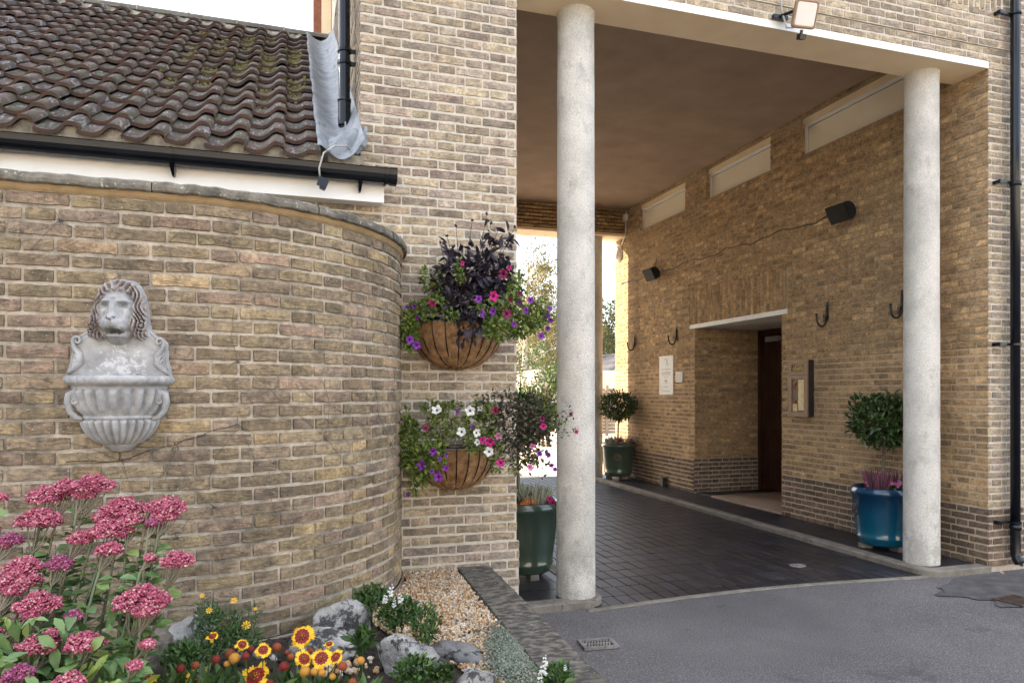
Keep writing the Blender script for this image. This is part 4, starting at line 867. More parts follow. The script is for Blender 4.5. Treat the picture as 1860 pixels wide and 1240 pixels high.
# bulkhead lamp with conduit
bl=empty('bulkhead_lamp',(XC,11.1,3.8),'round white bulkhead lamp at the far end of the porch wall','lamp')
b=MB(); b.lathe([(.0,.11),(.05,.105),(.10,.085),(.125,.05),(.13,.03)],seg=28,fn=lambda r,z,g:(XC-.004-z,11.08+r*math.cos(g)*.9,3.86+r*math.sin(g)),c=c0*0 if False else (.5,.5,.5)); b.build('diffuser',M['upvc'],bl,smooth=True)
b=MB(); b.lathe([(.13,.034),(.145,.03),(.148,.0)],seg=28,fn=lambda r,z,g:(XC-.003-z,11.08+r*math.cos(g)*.9,3.86+r*math.sin(g)),c=(.5,.5,.5)); b.build('rim',M['upvc'],bl,smooth=True)
b=MB(); b.tube([(XC-.03,10.77,4.50),(XC-.03,10.77,4.2),(XC-.04,10.80,4.08),(XC-.02,10.95,3.98)],.008,6); b.box(XC-.07,XC-.01,10.72,10.80,4.36,4.46); b.build('conduit',M['upvc'],bl)
b=MB(); b.box(5.36,5.43,9.42,9.50,.015,.13); b.box(5.35,5.44,9.41,9.51,.13,.14); tag(b.build('floor_box',M['dark']),'small black box standing on the walkway against the porch wall plinth','box')
# drains
def drain(x,y,rot,w_,l_,label,n,gm):
    r=empty('drain_cover',(x,y,GZ),label,'drain','drain grates in the tarmac'); Rz=Matrix.Rotation(rot,3,'Z'); c0=Vector((x,y,GZ+.012)); X_=Rz@Vector((1,0,0)); Y_=Rz@Vector((0,1,0)); Z_=Vector((0,0,1))
    b=MB(); b.obox(c0-Z_*.006,X_*(w_-.03),Y_*(l_-.03),Z_*.004); b.build('gully_hole',M['hole'],r)
    b=MB()
    for s_ in(-1,1): b.obox(c0+X_*s_*(w_/2-.012),X_*.024,Y_*l_,Z_*.014); b.obox(c0+Y_*s_*(l_/2-.012),X_*(w_-.048),Y_*.024,Z_*.014)
    b.build('frame',gm,r); b=MB()
    for i in range(n): b.obox(c0+X_*((i+.5)/n-.5)*(w_-.05),X_*.010,(Y_+X_*.35).normalized()*(l_-.05),Z_*.010)
    b.obox(c0,X_*(w_-.05),Y_*.014,Z_*.009); b.build('grate',gm,r)
drain(1.70,3.73,R(-6),.21,.15,'small slotted drain grate set in tarmac below the near column',9,M['iron'])
drain(4.86,3.62,R(8),.24,.20,'rusty drain grate set in dark patch of tarmac near the right downpipe',10,M['grate'])
b=MB(); V=[]
for k in range(90): g=2*math.pi*k/90; q=1+.10*math.sin(3*g+1)+.06*math.sin(7*g)+.04*math.sin(15*g+2)+rng.uniform(-.015,.015); V.append((5.62+1.15*q*math.cos(g),3.80+.40*q*math.sin(g),GZ+.0095))
b.add(V,[tuple(range(len(V)))],0,(.5,.5,.5))
M['patch']=pmat('tarmac_patch',(.050,.048,.050),(.105,.10,.102),9,.85,.9,220,.006,spots=((.14,.13,.13),.60),sscale=90); tag(b.build('tarmac_patch',M['patch']),kind='structure')
# yard behind the porch
b=MB(); b.box(-30,60,12.6,60,GZ-.05,GZ+.006,0,(.5,.5,.5)); b.box(-30,60,11.28,12.6,GZ-.05,GZ+.005,0,(.5,.5,.5))
M['yard']=pmat('pale_yard',(.60,.52,.42),(.68,.60,.49),1.5,.9,.3,60,.005); tag(b.build('rear_yard_paving',M['yard']),kind='structure')
# dead creeper stems and wires on the curved wall
M['dead']=pmat('dead_stem',(.07,.06,.055),(.13,.115,.10),20,.9,0)
wt=empty('dead_creeper',oncurve(432,771,.0),'dead creeper stems and dark training wire spreading in stars across the curved brick wall','creeper')
def wires(name,segs,m,r0):
    for s_ in segs:
        b=MB(); Q=[]
        for p,q_ in zip(s_,s_[1:]):
            n=max(2,int(math.hypot(q_[0]-p[0],q_[1]-p[1])/14))
            for i in range(n): Q.append(oncurve(p[0]+(q_[0]-p[0])*i/n+rng.uniform(-2,2),p[1]+(q_[1]-p[1])*i/n+rng.uniform(-2,2),.011))
        Q.append(oncurve(*s_[-1],.010)); b.tube(Q,r0,5); b.build(name,m,wt,smooth=True)
wires('wire',[[(120,838),(222,837),(270,818),(320,806),(380,785),(432,769)]],M['dark'],.0015)
fine=[[(432,657),(500,715),(591,794)],[(498,840),(545,815),(591,794)],[(530,700),(620,745),(709,806)],[(591,794),(600,735),(585,690)],[(498,840),(482,880),(500,930)],[(222,837),(180,820),(120,800)],[(222,837),(235,880),(250,930)],
 [(391,922),(340,880),(322,836)],[(391,922),(440,915),(500,880)],[(320,976),(345,940),(391,922)],[(432,771),(470,850),(498,840)],[(415,440),(330,420),(280,455)],[(415,440),(470,520),(520,560)],[(415,440),(440,400),(470,395)],[(320,806),(300,870),(330,930)],
 [(432,771),(400,820),(380,870)],[(709,806),(690,760),(680,700)],[(591,794),(640,850),(700,880)],[(432,657),(420,610),(425,560)],[(432,657),(390,690),(345,720)],[(110,400),(150,425),(60,470)],[(110,400),(80,430),(55,455)]]
wires('stem',fine,M['dead'],.0009)
for u,v in ((432,771),(498,840),(591,794),(222,837),(415,440),(320,804),(432,657),(709,806),(391,922),(320,976),(110,400),(40,420)):
    b=MB(); p=oncurve(u,v,.006); b.inst(ICO[0],ICO[1],rot3(4,nr.uniform(.003,.007,4)),[p+Vector((rng.uniform(-.006,.006),-.001,rng.uniform(-.005,.005))) for _ in range(4)])
    for k in range(5): a_=rng.uniform(0,6.28); l_=rng.uniform(.015,.045); b.tube([p,p+Vector((l_*math.cos(a_),-.001,l_*math.sin(a_)))],.0010,4)
    b.build('fixing',M['dead'],wt)

# fallen leaves and a small metal cover
M['lf']=pmat('dry_fallen_leaf',(.34,.20,.11),(.42,.28,.16),30,.8,.3)
for u,v,s_,lb in ((1450,1066,.035,'pale brown fallen leaf on the paving edge strip'),(1823,1042,.05,'pinkish fallen leaf on the dark tarmac patch below the right downpipe'),(1520,1187,.02,'tiny dark fallen leaf on the open tarmac'),(1124,1131,.022,'small grey fallen leaf beside the slotted drain')):
    p=onZ(u,v,GZ+.012); b=MB(); a_=rng.uniform(0,6.28); b.inst(*leaf_t([.1,.5,.6,.4,.05],.5,.25),nbasis(np.array([[math.cos(a_),math.sin(a_),.1]]),None,np.array([s_]),np.array([s_])),[p],0); tag(b.build('fallen_leaf',M['lf']),lb,'leaf','fallen leaves on the ground')
p=onZ(1449,1026,GZ+.011); b=MB(); b.lathe([(.055,-.004),(.055,.002),(.048,.0035),(0,.003)],0,0,20,fn=lambda r_,z,g:(p.x+r_*1.3*math.cos(g),p.y+r_*math.sin(g),p.z+z)); tag(b.build('access_cover',M['iron'],smooth=False),'small oval metal cover set in the dark block paving','cover')
# ================================================================ PLANTING HELPERS
def foliage(mb,c,rad,n,tmpl,size,mat=0,shell=.5,out=.7,up=.2,width=1.,cr=(0,1),jit=.5):
    c=np.array(c,float); d=nr.normal(size=(n,3)); d/=np.linalg.norm(d,axis=1,keepdims=True)
    r=(nr.random(n)**(1/3.))*(1-shell)+shell*(1-nr.random(n)**2*.35); r*=1+nr.normal(0,.06,n)
    P=c+d*r[:,None]*np.array(rad); D=d*out+nr.normal(0,jit,(n,3))+np.array([0,0,up]); s=size*nr.uniform(.6,1.2,n)
    cols=np.stack([nr.uniform(*cr,n),nr.random(n),nr.random(n)],1)
    mb.inst(tmpl[0],tmpl[1],nbasis(D,np.array([0,0,1.])+d*.6,s,s*width,.5),P,mat,cols)
def blobs(mb,lst,tmpl,size,mat=0,**k):
    for (u,v,d,ru,rv,n) in lst: foliage(mb,at(u,v,d),(ru*d/F_,.05 if ru*d/F_>.05 else ru*d/F_,rv*d/F_),int(n*k.pop('mul',1)) if False else n,tmpl,size,mat,**k)
def stems(mb,base,ends,r=.002,mat=0,sag=.0,c=(.2,0,0)):
    for e in ends:
        e=Vector(e); b=Vector(base)+Vector((rng.uniform(-.03,.03),rng.uniform(-.02,.02),0)); m=(b+e)/2+Vector((rng.uniform(-.02,.02),rng.uniform(-.02,.02),sag))
        mb.tube([b,(b+m)/2+Vector((0,0,sag*.4)),m,(m+e)/2+Vector((0,0,sag*.3)),e],[r,r*.9,r*.8,r*.7,r*.5],4,mat,False,c)
def flowermesh(name,mats,kind):
    b=MB()
    if kind=='petunia':
        n=25; V=[(0,0,-.75)]; 
        for (rr,z,ruf) in ((.12,-.6,0),(.22,-.15,0),(.62,.0,.06),(1.,.02,.20)):
            for k in range(n):
                a_=2*math.pi*k/n; lob=1-((.24 if rr>.9 else .08)*abs(math.sin(2.5*a_))**3 if rr>.5 else 0)+(.05*math.sin(a_*9+1) if rr>.9 else 0)
                V.append((rr*lob*math.cos(a_),rr*lob*math.sin(a_),z+ruf*math.sin(a_*5+rr)+.4*ruf*math.sin(a_*11)))
        F=[(0,1+(k+1)%n,1+k) for k in range(n)]; Mt=[1]*n
        for q in range(3):
            for k in range(n): F.append((1+q*n+k,1+q*n+(k+1)%n,1+(q+1)*n+(k+1)%n,1+(q+1)*n+k)); Mt.append(1 if q==0 else 0)
        b.add(V,F,Mt,(.5,.5,.5))
    if kind=='gail':
        n=13
        for k in range(n):
            a0=2*math.pi*k/n+rng.uniform(-.06,.06); L_=rng.uniform(.74,1.08); dz=rng.uniform(-.26,.16); lift=rng.uniform(-.03,.05)
            def P(r,w_,z): return (r*math.cos(a0)-w_*math.sin(a0),r*math.sin(a0)+w_*math.cos(a0),z)
            V=[P(.22,-.06,.02),P(.22,.06,.02),P(.52,-.15,.05+lift),P(.62,0,.03+lift),P(.52,.15,.05+lift),P(.78,-.22,.03+dz),P(.78,0,.0+dz),P(.78,.22,.03+dz),P(.98*L_,-.19,dz*1.5),P(.86*L_,-.09,dz*1.4),P(1.04*L_,0,dz*1.5),P(.86*L_,.09,dz*1.4),P(.98*L_,.19,dz*1.5)]
            b.add(V,[(0,1,3),(0,3,2),(1,4,3),(2,3,6,5),(3,4,7,6),(5,6,9,8),(6,10,9),(6,11,10),(6,7,12,11)],[1,1,1,0,0,0,0,0,0],(rng.random(),0,0))
        b.lathe([(.30,.03),(.28,.10),(.2,.16),(.1,.19),(0,.2)],seg=14,mat=2,c=(.2,.5,.5))
        for k in range(40): a_=k*2.4; r=.30*math.sqrt(k/40); b.inst(OCT[0],OCT[1],[np.eye(3)*.035],[(r*math.cos(a_),r*math.sin(a_),.06+.16*(1-(r/.3)**2))],2 if k%3 else 0)
        b.lathe([(0,-.12),(.22,-.08),(.3,.0)],seg=10,mat=3,c=(.5,.5,.5))
    if kind=='seed':
        b.lathe([(0,-.75),(.5,-.65),(.85,-.3),(.95,.1),(.75,.6),(.4,.85),(0,.95)],seg=12,c=(.3,0,0))
        k_=np.arange(150); ph=np.arccos(1-1.75*(k_+.5)/150); th=k_*2.4; D=np.stack([np.sin(ph)*np.cos(th),np.sin(ph)*np.sin(th),np.cos(ph)],1)
        b.inst([(-.05,0,-.05),(.05,0,-.05),(0,0,.05),(0,.22,0)],[(0,1,3),(1,2,3),(2,0,3)],nbasis(D),D*.88,0)
    if kind=='five':
        for k in range(8):
            a0=2*math.pi*k/8; V=[(0,0,0)]+[(r*math.cos(a0+t),r*math.sin(a0+t),z) for r,t,z in ((.5,-.28,.05),(.95,-.22,.1),(1.02,0,.08),(.95,.22,.1),(.5,.28,.05))]
            b.add(V,[(0,1,2,3,4,5)],0,(rng.random(),0,0))
        b.lathe([(.2,.05),(.15,.15),(0,.2)],seg=8,mat=1,c=(.5,.5,.5))
    if kind=='snap':
        for i in range(8):
            a_=i*2.1; z=i*.26; s=.62*(1-i*.085); c_=Vector((.16*math.cos(a_),.16*math.sin(a_),z))
            for q in range(5):
                t=a_+(q-2)*.55; up_=.25 if q%2 else -.15; D=Vector((math.cos(t),math.sin(t),up_)).normalized()
                b.inst(ROUND[0],ROUND[1],nbasis(np.array([D]),None,np.array([s]),np.array([s*.8]),.4),[c_],0)
            b.inst(ICO[0],ICO[1],rot3(1,np.array([s*.45])),[c_+Vector((math.cos(a_),math.sin(a_),0))*.12],0)
        b.tube([(0,0,-1.2),(0,0,1.7)],.05,5,1)
    o=b.build(name,mats); me=o.data; me.polygons.foreach_set('use_smooth',np.ones(len(me.polygons),dtype=bool)); bpy.data.objects.remove(o); return me
FM={k:flowermesh(k+'_petunia_mesh',[M[k],M[t2]],'petunia') for k,t2 in (('pur','thr'),('mag','thr'),('dmag','thr'),('wht','bedgreen'),('pnk','mag'))}
CAMP=Vector((0,0,HC))
def flowers(parent,lst,size=None,spread=.55,name='flower'):
    for (k,u,v,d,wd) in lst:
        p=at(u,v,d); dr=(CAMP-p).normalized()+Vector((rng.gauss(0,spread),rng.gauss(0,spread*.4)-.2,rng.gauss(0,spread*.6))); s=wd*d/F_/2
        shared(FM[k],name,parent,p,basis(dr,rng.uniform(0,6.28),s))
# ================================================================ HANGING BASKETS
def basket(cx,zr,r,dep,label):
    o=empty('hanging_basket',(cx,YF,zr-r),label,'hanging basket','half round baskets on the brick pier')
    b=MB(); prof=[]; hh=dep
    for i in range(15):
        t=i/14; prof.append((r*(1-t**2.3)**.5*(1+.02*math.sin(t*9)),zr-.012-hh*t))
    fn=lambda r_,z,g:(cx+r_*math.cos(g)*(1+.012*math.sin(g*7+z*40)+.018*abs(math.sin(g*5.5))),YF-.014-r_*.86*math.sin(g)-.006*math.sin(g*11)**2*math.sin(z*23),z+.004*math.sin(g*9)); b.lathe(prof,seg=90,a0=0,a1=math.pi,fn=fn,c=(.5,.5,.5))
    # loose fibres
    for _ in range(900):
        t=rng.random(); g=rng.uniform(.1,3.04); rr=r*(1-t**2.3)**.5; p=Vector(fn(rr*1.01,zr-.012-hh*t,g)); e=Vector((rng.gauss(0,.016),-abs(rng.gauss(0,.004)),rng.gauss(0,.012))); b.tube([p,p+e*.5+Vector((0,-.002,.003)),p+e],.0009,3,0,False)
    b.build('coir_liner',M['coir'],o,smooth=True)
    b=MB(); ring=[(cx+r*1.01*math.cos(g),YF-.014-r*.87*math.sin(g),zr) for g in np.linspace(0,math.pi,40)]; b.tube(ring,.0045,6); b.tube([ring[0],ring[-1]],.0045,6)
    for k in range(1,11):
        g=math.pi*k/11; P=[]
        for i in range(14):
            t=i/13; rr=r*(1-(t*.985)**2.3)**.5+.006; P.append((cx+rr*math.cos(g),YF-.014-rr*.87*math.sin(g),zr-hh*t*1.0-.002))
        b.tube(P,.0036,6)
    b.tube([(cx+.012,YF-.02,zr-hh-.01),(cx-.012,YF-.02,zr-hh-.01)],.006,5); b.build('wire_frame',M['black'],o,smooth=True)
    b=MB(); b.lathe([(r*.985,zr-.002),(r*.985,zr+.016)],seg=40,a0=0,a1=math.pi,fn=lambda r_,z,g:(cx+r_*math.cos(g),YF-.014-r_*.86*math.sin(g),z)); b.build('plastic_lining',M['black'],o)
    b=MB(); b.add([(cx+r*.95*math.cos(g),YF-.014-r*.82*math.sin(g),zr-.03) for g in np.linspace(0,math.pi,24)],[tuple(range(24))],0); b.build('compost',M['soil'],o)
    return o
basket(.985,1.865,.288,.28,'upper half round coir basket on the brick pier, dark leaved plant and petunias spilling out')
basket(.972,1.10,.258,.262,'lower half round coir basket on the brick pier, white and purple petunias trailing')
# dark leaved dahlia
D1=4.16; base=Vector((1.0,4.19,1.85))
o=empty('dark_leaved_dahlia',base,'tall plant with near black foliage and thin budded stems in the upper basket','dahlia')
b=MB(); ends=[(800,440),(812,428),(828,410),(884,388),(892,405),(905,418),(935,412),(926,425),(858,400),(800,500),(930,500),(868,470),(845,470),(905,470),(820,480)]
E_=[at(u,v,D1+rng.uniform(-.1,.05)) for u,v in ends]; stems(b,base,E_,.0028); b.build('stems',M['darkleaf'],o)
b=MB(); blobs(b,[(868,545,D1,66,42,300),(840,505,D1,50,34,170),(885,500,D1,50,40,190),(910,530,D1,40,48,170),(820,540,D1,38,38,140),(800,520,D1,20,24,30),(865,590,D1-.08,38,22,60),(880,460,D1,28,28,60),(828,470,D1,24,22,40),(905,455,D1,24,22,34),(815,455,D1,14,14,14),(925,430,D1,12,14,8),(885,410,D1,8,14,7)],LEAF,.060,shell=.2,out=.5,up=.1,width=.85)
blobs(b,[(842,605,D1-.18,10,16,7),(856,610,D1-.18,12,14,5)],LEAF,.06,up=-1.2)
b.build('foliage',M['darkleaf'],o)
for i in range(11): b=MB(); b.inst(ICO[0],ICO[1],rot3(1,np.array([[rng.uniform(.007,.009),rng.uniform(.007,.009),.013]])),[E_[i]],0); b.build('bud',M['darkleaf'],o)
# petunia in upper basket
o=empty('petunia',(1.0,4.2,1.84),'petunia with purple and crimson flowers trailing from both sides of the upper basket','petunia','petunias in the pier baskets')
b=MB(); bl=[(u,v,d,a_,b_,int(n*1.7)) for u,v,d,a_,b_,n in [(745,600,4.0,16,38,230),(762,568,4.08,26,18,120),(775,505,4.12,12,20,36),(800,515,4.12,10,22,30),(835,495,4.05,6,26,36),(905,600,3.95,30,20,110),(925,560,4.0,24,30,110),(945,590,4.02,28,26,150),(970,580,4.06,26,28,170),(985,560,4.1,16,20,70),(940,520,4.05,14,30,60),(885,560,3.95,30,16,70),(790,548,4.05,24,12,60),(820,572,3.98,16,9,24),(900,590,3.9,16,24,46)]]
blobs(b,bl,LEAFS,.034,shell=.1,out=.5,up=.2,width=1.1); stems(b,(.85,4.15,1.85),[at(u,v,d) for u,v,d,*_ in bl[:5]],.0018,sag=.03); stems(b,(1.1,4.15,1.85),[at(u,v,d) for u,v,d,*_ in bl[5:]],.0018,sag=.04)
b.build('foliage',M['green'],o)
flowers(o,[('dmag',914,498,3.98,20),('mag',897,538,3.9,21),('dmag',921,570,3.88,20),('pur',869,543,3.9,16),('pur',876,569,3.86,18),('pur',895,566,3.86,14),('mag',785,551,3.98,15),('pur',745,617,3.9,18),('pur',757,627,3.9,17),('pur',758,577,3.95,11),('pur',740,560,3.98,11),('pur',752,557,4.0,10),('pur',934,589,3.9,12),('pur',955,564,3.96,13),('pur',964,545,4.0,14),('pur',983,610,3.98,14),('pur',994,573,4.05,12),('pur',998,560,4.05,10),('pur',1000,582,4.05,11),('pur',943,550,4.0,11),('pur',995,597,4.05,11),('mag',925,487,4.0,10),('mag',840,478,4.0,11),('dmag',927,545,3.92,10),('dmag',944,533,3.98,10),('wht',1006,558,4.1,12)])
# petunia lower left
o=empty('petunia',(.9,4.2,1.08),'petunia with white, purple and cerise flowers covering the left and middle of the lower basket','petunia','petunias in the pier baskets')
b=MB(); bl=[(u,v,d,a_,b_,int(n*1.8)) for u,v,d,a_,b_,n in [(742,800,4.0,18,54,330),(762,845,3.95,22,42,210),(752,885,3.92,9,18,34),(790,790,4.0,26,26,140),(790,745,4.08,26,18,80),(815,735,4.1,24,10,50),(835,775,4.0,30,16,110),(870,800,3.92,26,24,110),(900,830,3.9,16,28,60),(790,835,3.9,22,30,110),(870,745,4.05,24,20,80),(890,770,3.98,20,30,80),(925,700,4.0,1,1,1)]]
blobs(b,bl,LEAFS,.034,shell=.1,out=.5,up=.2,width=1.0); stems(b,(.93,4.13,1.10),[at(u,v,d) for u,v,d,*_ in bl],.0018,sag=.05); b.build('foliage',M['green'],o)
b=MB(); blobs(b,[(800,770,4.0,30,18,90),(815,790,3.96,26,12,70)],NARROW,.03,shell=.1); b.build('dry_leaves',amat('dry_leaf',[(0,(.10,.075,.04)),(1,(.24,.19,.10))],.8,.2),o)
flowers(o,[('wht',793,744,3.98,21),('wht',854,746,3.95,20),('wht',838,784,3.9,19),('wht',866,786,3.86,17),('wht',888,820,3.82,19),('wht',867,803,3.84,13),('wht',872,742,3.98,12),('dmag',773,776,3.92,16),('mag',900,746,3.9,17),('mag',877,799,3.82,16),('mag',890,803,3.8,19),('mag',909,840,3.8,17),('pnk',904,792,3.85,13),('pur',787,820,3.84,16),('pur',766,845,3.88,20),('pur',796,866,3.84,18),('pur',810,850,3.84,12),('pur',785,856,3.86,11),('pur',811,825,3.84,10),('pur',799,833,3.84,9),('pur',858,775,3.9,9),('pur',831,747,4.0,10),('pur',741,899,3.9,8)])
# bronze fuchsia lower right
o=empty('bronze_leaved_fuchsia',(1.15,4.15,1.08),'bushy bronze leaved plant with small red flowers on the right of the lower basket','fuchsia')
b=MB(); bl=[(935,770,3.95,60,48,620),(960,800,3.98,44,46,420),(965,745,4.02,44,34,300),(900,740,4.02,36,26,160),(1000,780,4.02,18,24,60),(950,835,3.95,30,26,150),(1020,765,4.0,20,14,22),(980,835,4.0,22,16,50),(910,715,4.05,44,8,40)]
blobs(b,bl,LEAF,.026,shell=.2,out=.5,up=.1,width=1.15); E2=[at(*p,3.97) for p in ((1040,755),(1047,784),(1030,745),(1025,790),(985,870),(900,705),(940,700))]; stems(b,(1.15,4.1,1.1),E2+[at(u,v,d) for u,v,d,*_ in bl[:6]],.0018,sag=.02)
for e_ in E2: foliage(b,e_,(.02,.02,.02),5,LEAF,.022)
b.build('foliage',M['fuch'],o)
b=MB(); blobs(b,[(1020,778,3.97,14,14,30),(890,765,3.88,14,40,90),(945,845,3.9,30,16,60)],LEAFS,.024); b.build('green_shoots',M['green'],o)
flowers(o,[('dmag',1037,752,3.95,8),('mag',1047,784,3.95,9),('mag',987,774,3.9,13),('dmag',985,761,3.9,12),('pnk',963,848,3.88,14),('pur',980,824,3.92,11),('pur',996,826,3.94,11),('pur',1002,845,3.94,11),('pur',1008,852,3.95,9),('pnk',967,810,3.86,11),('dmag',899,738,3.9,9)])
# ================================================================ POTS
def pot(name,x,y,m,label,H_=.53,r=.27,med=None,heads='white'):
    o=empty('glazed_pot',(x,y,.01),label,'plant pot','glazed pots by the porch walkways')
    z0=.055; b=MB(); k=r/.27; prof=[(0,z0+.004),(.195*k,z0),(.205*k,z0+.01),(.214*k,z0+.05),(.222*k,z0+.062),(.222*k,z0+.074),(.216*k,z0+.085),(.228*k,z0+.16),(.245*k,z0+.30),(.255*k,z0+.39),(.262*k,z0+.405),(.263*k,z0+.418),(.257*k,z0+.43),(.262*k,z0+H_-.075),(.27*k,z0+H_-.068),(.276*k,z0+H_-.05),(.276*k,z0+H_-.035),(.268*k,z0+H_-.022),(.264*k,z0+H_-.012),(.258*k,z0+H_),(.245*k,z0+H_-.004),(.24*k,z0+H_-.06)]
    b.lathe(prof[:9]+prof[13:],x,y,64,c=(.5,.5,.5)); b.build('body',m,o,smooth=True)
    b=MB(); b.lathe([(.244*k,z0+H_-.05),(0,z0+H_-.03)],x,y,24); b.build('compost',M['soil'],o)
    for q in range(3):
        a_=q*2.094+.6; b=MB(); c_=Vector((x+.15*math.cos(a_),y+.15*math.sin(a_),.034)); b.obox(c_,(.10*math.cos(a_),.10*math.sin(a_),0),(-.07*math.sin(a_),.07*math.cos(a_),0),(0,0,.044)); b.build('foot',M['kerb'],o)
    if med is not None:
        a_=med; zc=z0+H_*.62; rr=.248*k; d_=Vector((math.cos(a_),math.sin(a_),-.06)).normalized(); t_=Vector((-math.sin(a_),math.cos(a_),0)); u_=t_.cross(d_); c_=Vector((x,y,zc))+d_*rr
        b=MB()
        for rad,tk in ((.052,.006),(.036,.004)): b.tube([c_+d_*.002+(t_*math.cos(g)+u_*math.sin(g))*rad for g in np.linspace(0,2*math.pi,25)],tk,6)
        b.inst(ICO[0],ICO[1],[np.eye(3)*.014],[c_+d_*.004]); 
        for g in np.linspace(0,2*math.pi,9)[:-1]: b.inst(ICO[0],ICO[1],[np.eye(3)*.006],[c_+d_*.004+(t_*math.cos(g)+u_*math.sin(g))*.026])
        b.build('medallion',M['bronze'] if m!=M['gblue'] else M['cop2'],o,smooth=True)
    return z0+H_-.03
def bay(x,y,zs,zc,r,label,lean=0.,n=1500):
    o=empty('bay_tree',(x,y,zs),label,'bay tree','lollipop bay trees in the pots')
    b=MB(); b.tube([(x,y,zs-.03),(x+lean*.4,y,zs+.15),(x+lean*.8+.006,y,zc-.18),(x+lean,y,zc)],[.016,.014,.013,.010],8); c=Vector((x+lean,y,zc))
    for k in range(16):
        d_=Vector((rng.gauss(0,1),rng.gauss(0,1),rng.gauss(.3,.8))).normalized(); b.tube([c-Vector((0,0,.12)),c+d_*r*.4,c+d_*r*.85],[.006,.004,.002],5)
    b.build('trunk',M['bark'],o,smooth=True)
    b=MB(); foliage(b,c,(r,r,r*.8),n,LEAF,.065,shell=.72,out=.55,up=.35,width=.75,jit=.6); foliage(b,c,(r*.8,r*.8,r*.62),n//3,LEAF,.06,shell=.3,width=.7)
    for k in range(22):
        d_=Vector((rng.gauss(0,1),rng.gauss(0,1),rng.gauss(.5,.8))).normalized(); p=c+Vector((d_.x*r,d_.y*r,d_.z*r*.82))*1.08; foliage(b,p,(.035,.035,.035),9,LEAF,.055,width=.7,up=.8)
    b.build('crown',M['bay'],o)
def spikes(name,m,lst,label,cat,hh=.14,n=120,sp=.09):
    c=Vector(lst[0]); o=empty(name,c,label,cat); b=MB()
    for p in lst:
        p=Vector(p)
        for _ in range(n):
            a_=rng.uniform(0,6.28); r_=sp*math.sqrt(rng.random()); q=p+Vector((r_*math.cos(a_),r_*math.sin(a_),0)); h_=hh*rng.uniform(.6,1.1); e=q+Vector((r_*math.cos(a_)*.5+rng.gauss(0,.012),r_*math.sin(a_)*.5+rng.gauss(0,.012),h_))
            m_=(q+e)/2+Vector((0,0,.01)); b.tube([q,m_,q*.25+e*.75,e],[.002,.0045,.004,.001],4,0,False,(rng.random(),0,0))
    b.build('flower_spikes',m,o)
# right, blue
PX,PY=5.165,5.09; zt=pot('blue',PX,PY,M['gblue'],'deep blue glazed pot on feet beside the right hand column',med=R(158),H_=.52)
bay(PX+.0,PY,zt,1.17,.29,'clipped bay tree in the blue pot, partly behind the right column',.012)
spikes('heather',M['heap'],[(PX-.13,PY-.08,zt),(PX+.10,PY-.12,zt),(PX+.02,PY+.10,zt)],'dusky purple heather in the blue pot','heather',.17,110,.09)
o=empty('cyclamen',(PX,PY-.17,zt),'bright pink cyclamen at the front of the blue pot','cyclamen'); b=MB(); foliage(b,(PX-.02,PY-.19,zt+.02),(.09,.05,.03),60,ROUND,.035); b.build('foliage',M['bay'],o)
for k in range(11): p=Vector((PX-.03+rng.gauss(0,.04),PY-.20+rng.gauss(0,.02),zt+.07+rng.uniform(-.015,.035))); shared(FM['pnk'],'flower',o,p,basis((rng.gauss(-.2,.4),-1,.3),rng.random()*6,.017))
for k in range(3): shared(FM['pnk'],'flower',o,(PX-.235+rng.gauss(0,.01),PY-.05,zt+.02+k*.03),basis((-.6,-1,.2),k,.013))
# rear, green
PX,PY=5.17,10.55; zt=pot('green',PX,PY,M['ggreen2'],'green glazed pot at the far end of the porch beside the rear column',r=.285,H_=.55,med=R(243))
bay(PX-.0,PY,zt,1.20,.29,'small bay tree at the far end of the porch, sun catching its left side',.0)
spikes('heather',M['heaw'],[(PX-.15,PY-.10,zt),(PX+.14,PY-.10,zt),(PX,PY+.1,zt)],'pale heather in the far green pot','heather',.13,90,.10)
o=empty('cyclamen',(PX,PY-.2,zt),'red cyclamen in the far green pot','cyclamen')
for dx in (-.12,.14):
    for k in range(7): shared(FM['dmag'] if k%3 else FM['mag'],'flower',o,(PX+dx+rng.gauss(0,.035),PY-.2+rng.gauss(0,.02),zt+.06+rng.uniform(-.02,.03)),basis((rng.gauss(0,.4),-1,.5),k,.028))
# left, dark green
PX,PY=1.735,5.18; zt=pot('dark',PX,PY,M['ggreen'],'dark green glazed pot between the brick pier and near column',med=R(222),H_=.54)
bay(PX-.04,PY,zt,1.20,.25,'bay tree in the dark green pot, mostly hidden behind the lower basket',-.03,900)
spikes('heather',M['heaw'],[(PX+.02,PY-.13,zt),(PX+.10,PY-.03,zt),(PX-.05,PY+.06,zt)],'silvery heather in the dark green pot','heather',.15,130,.085)
o=empty('primula',(PX,PY-.2,zt),'orange and magenta primulas round the rim of the dark green pot','primula'); b=MB(); foliage(b,(PX-.13,PY-.14,zt+.015),(.08,.05,.03),50,ROUND,.035); foliage(b,(PX+.13,PY-.16,zt+.015),(.07,.05,.03),40,ROUND,.03); b.build('foliage',M['bay'],o)
FM['ora']=flowermesh('orange_primula_mesh',[M['oran'],M['ylet']],'five')
for k,dx,dz,s_ in (('mag',-.16,.05,.028),('mag',-.14,.02,.026),('dmag',-.17,.02,.024),('ora',-.05,.05,.030),('ora',.0,.045,.026),('ora',-.08,.03,.024),('mag',.13,.06,.026),('mag',.15,.03,.024),('dmag',-.02,.10,.02),('mag',.12,.02,.022)): shared(FM[k],'flower',o,(PX+dx,PY-.2-rng.random()*.02,zt+dz),basis((rng.gauss(-.2,.3),-1,.5),rng.random()*6,s_))
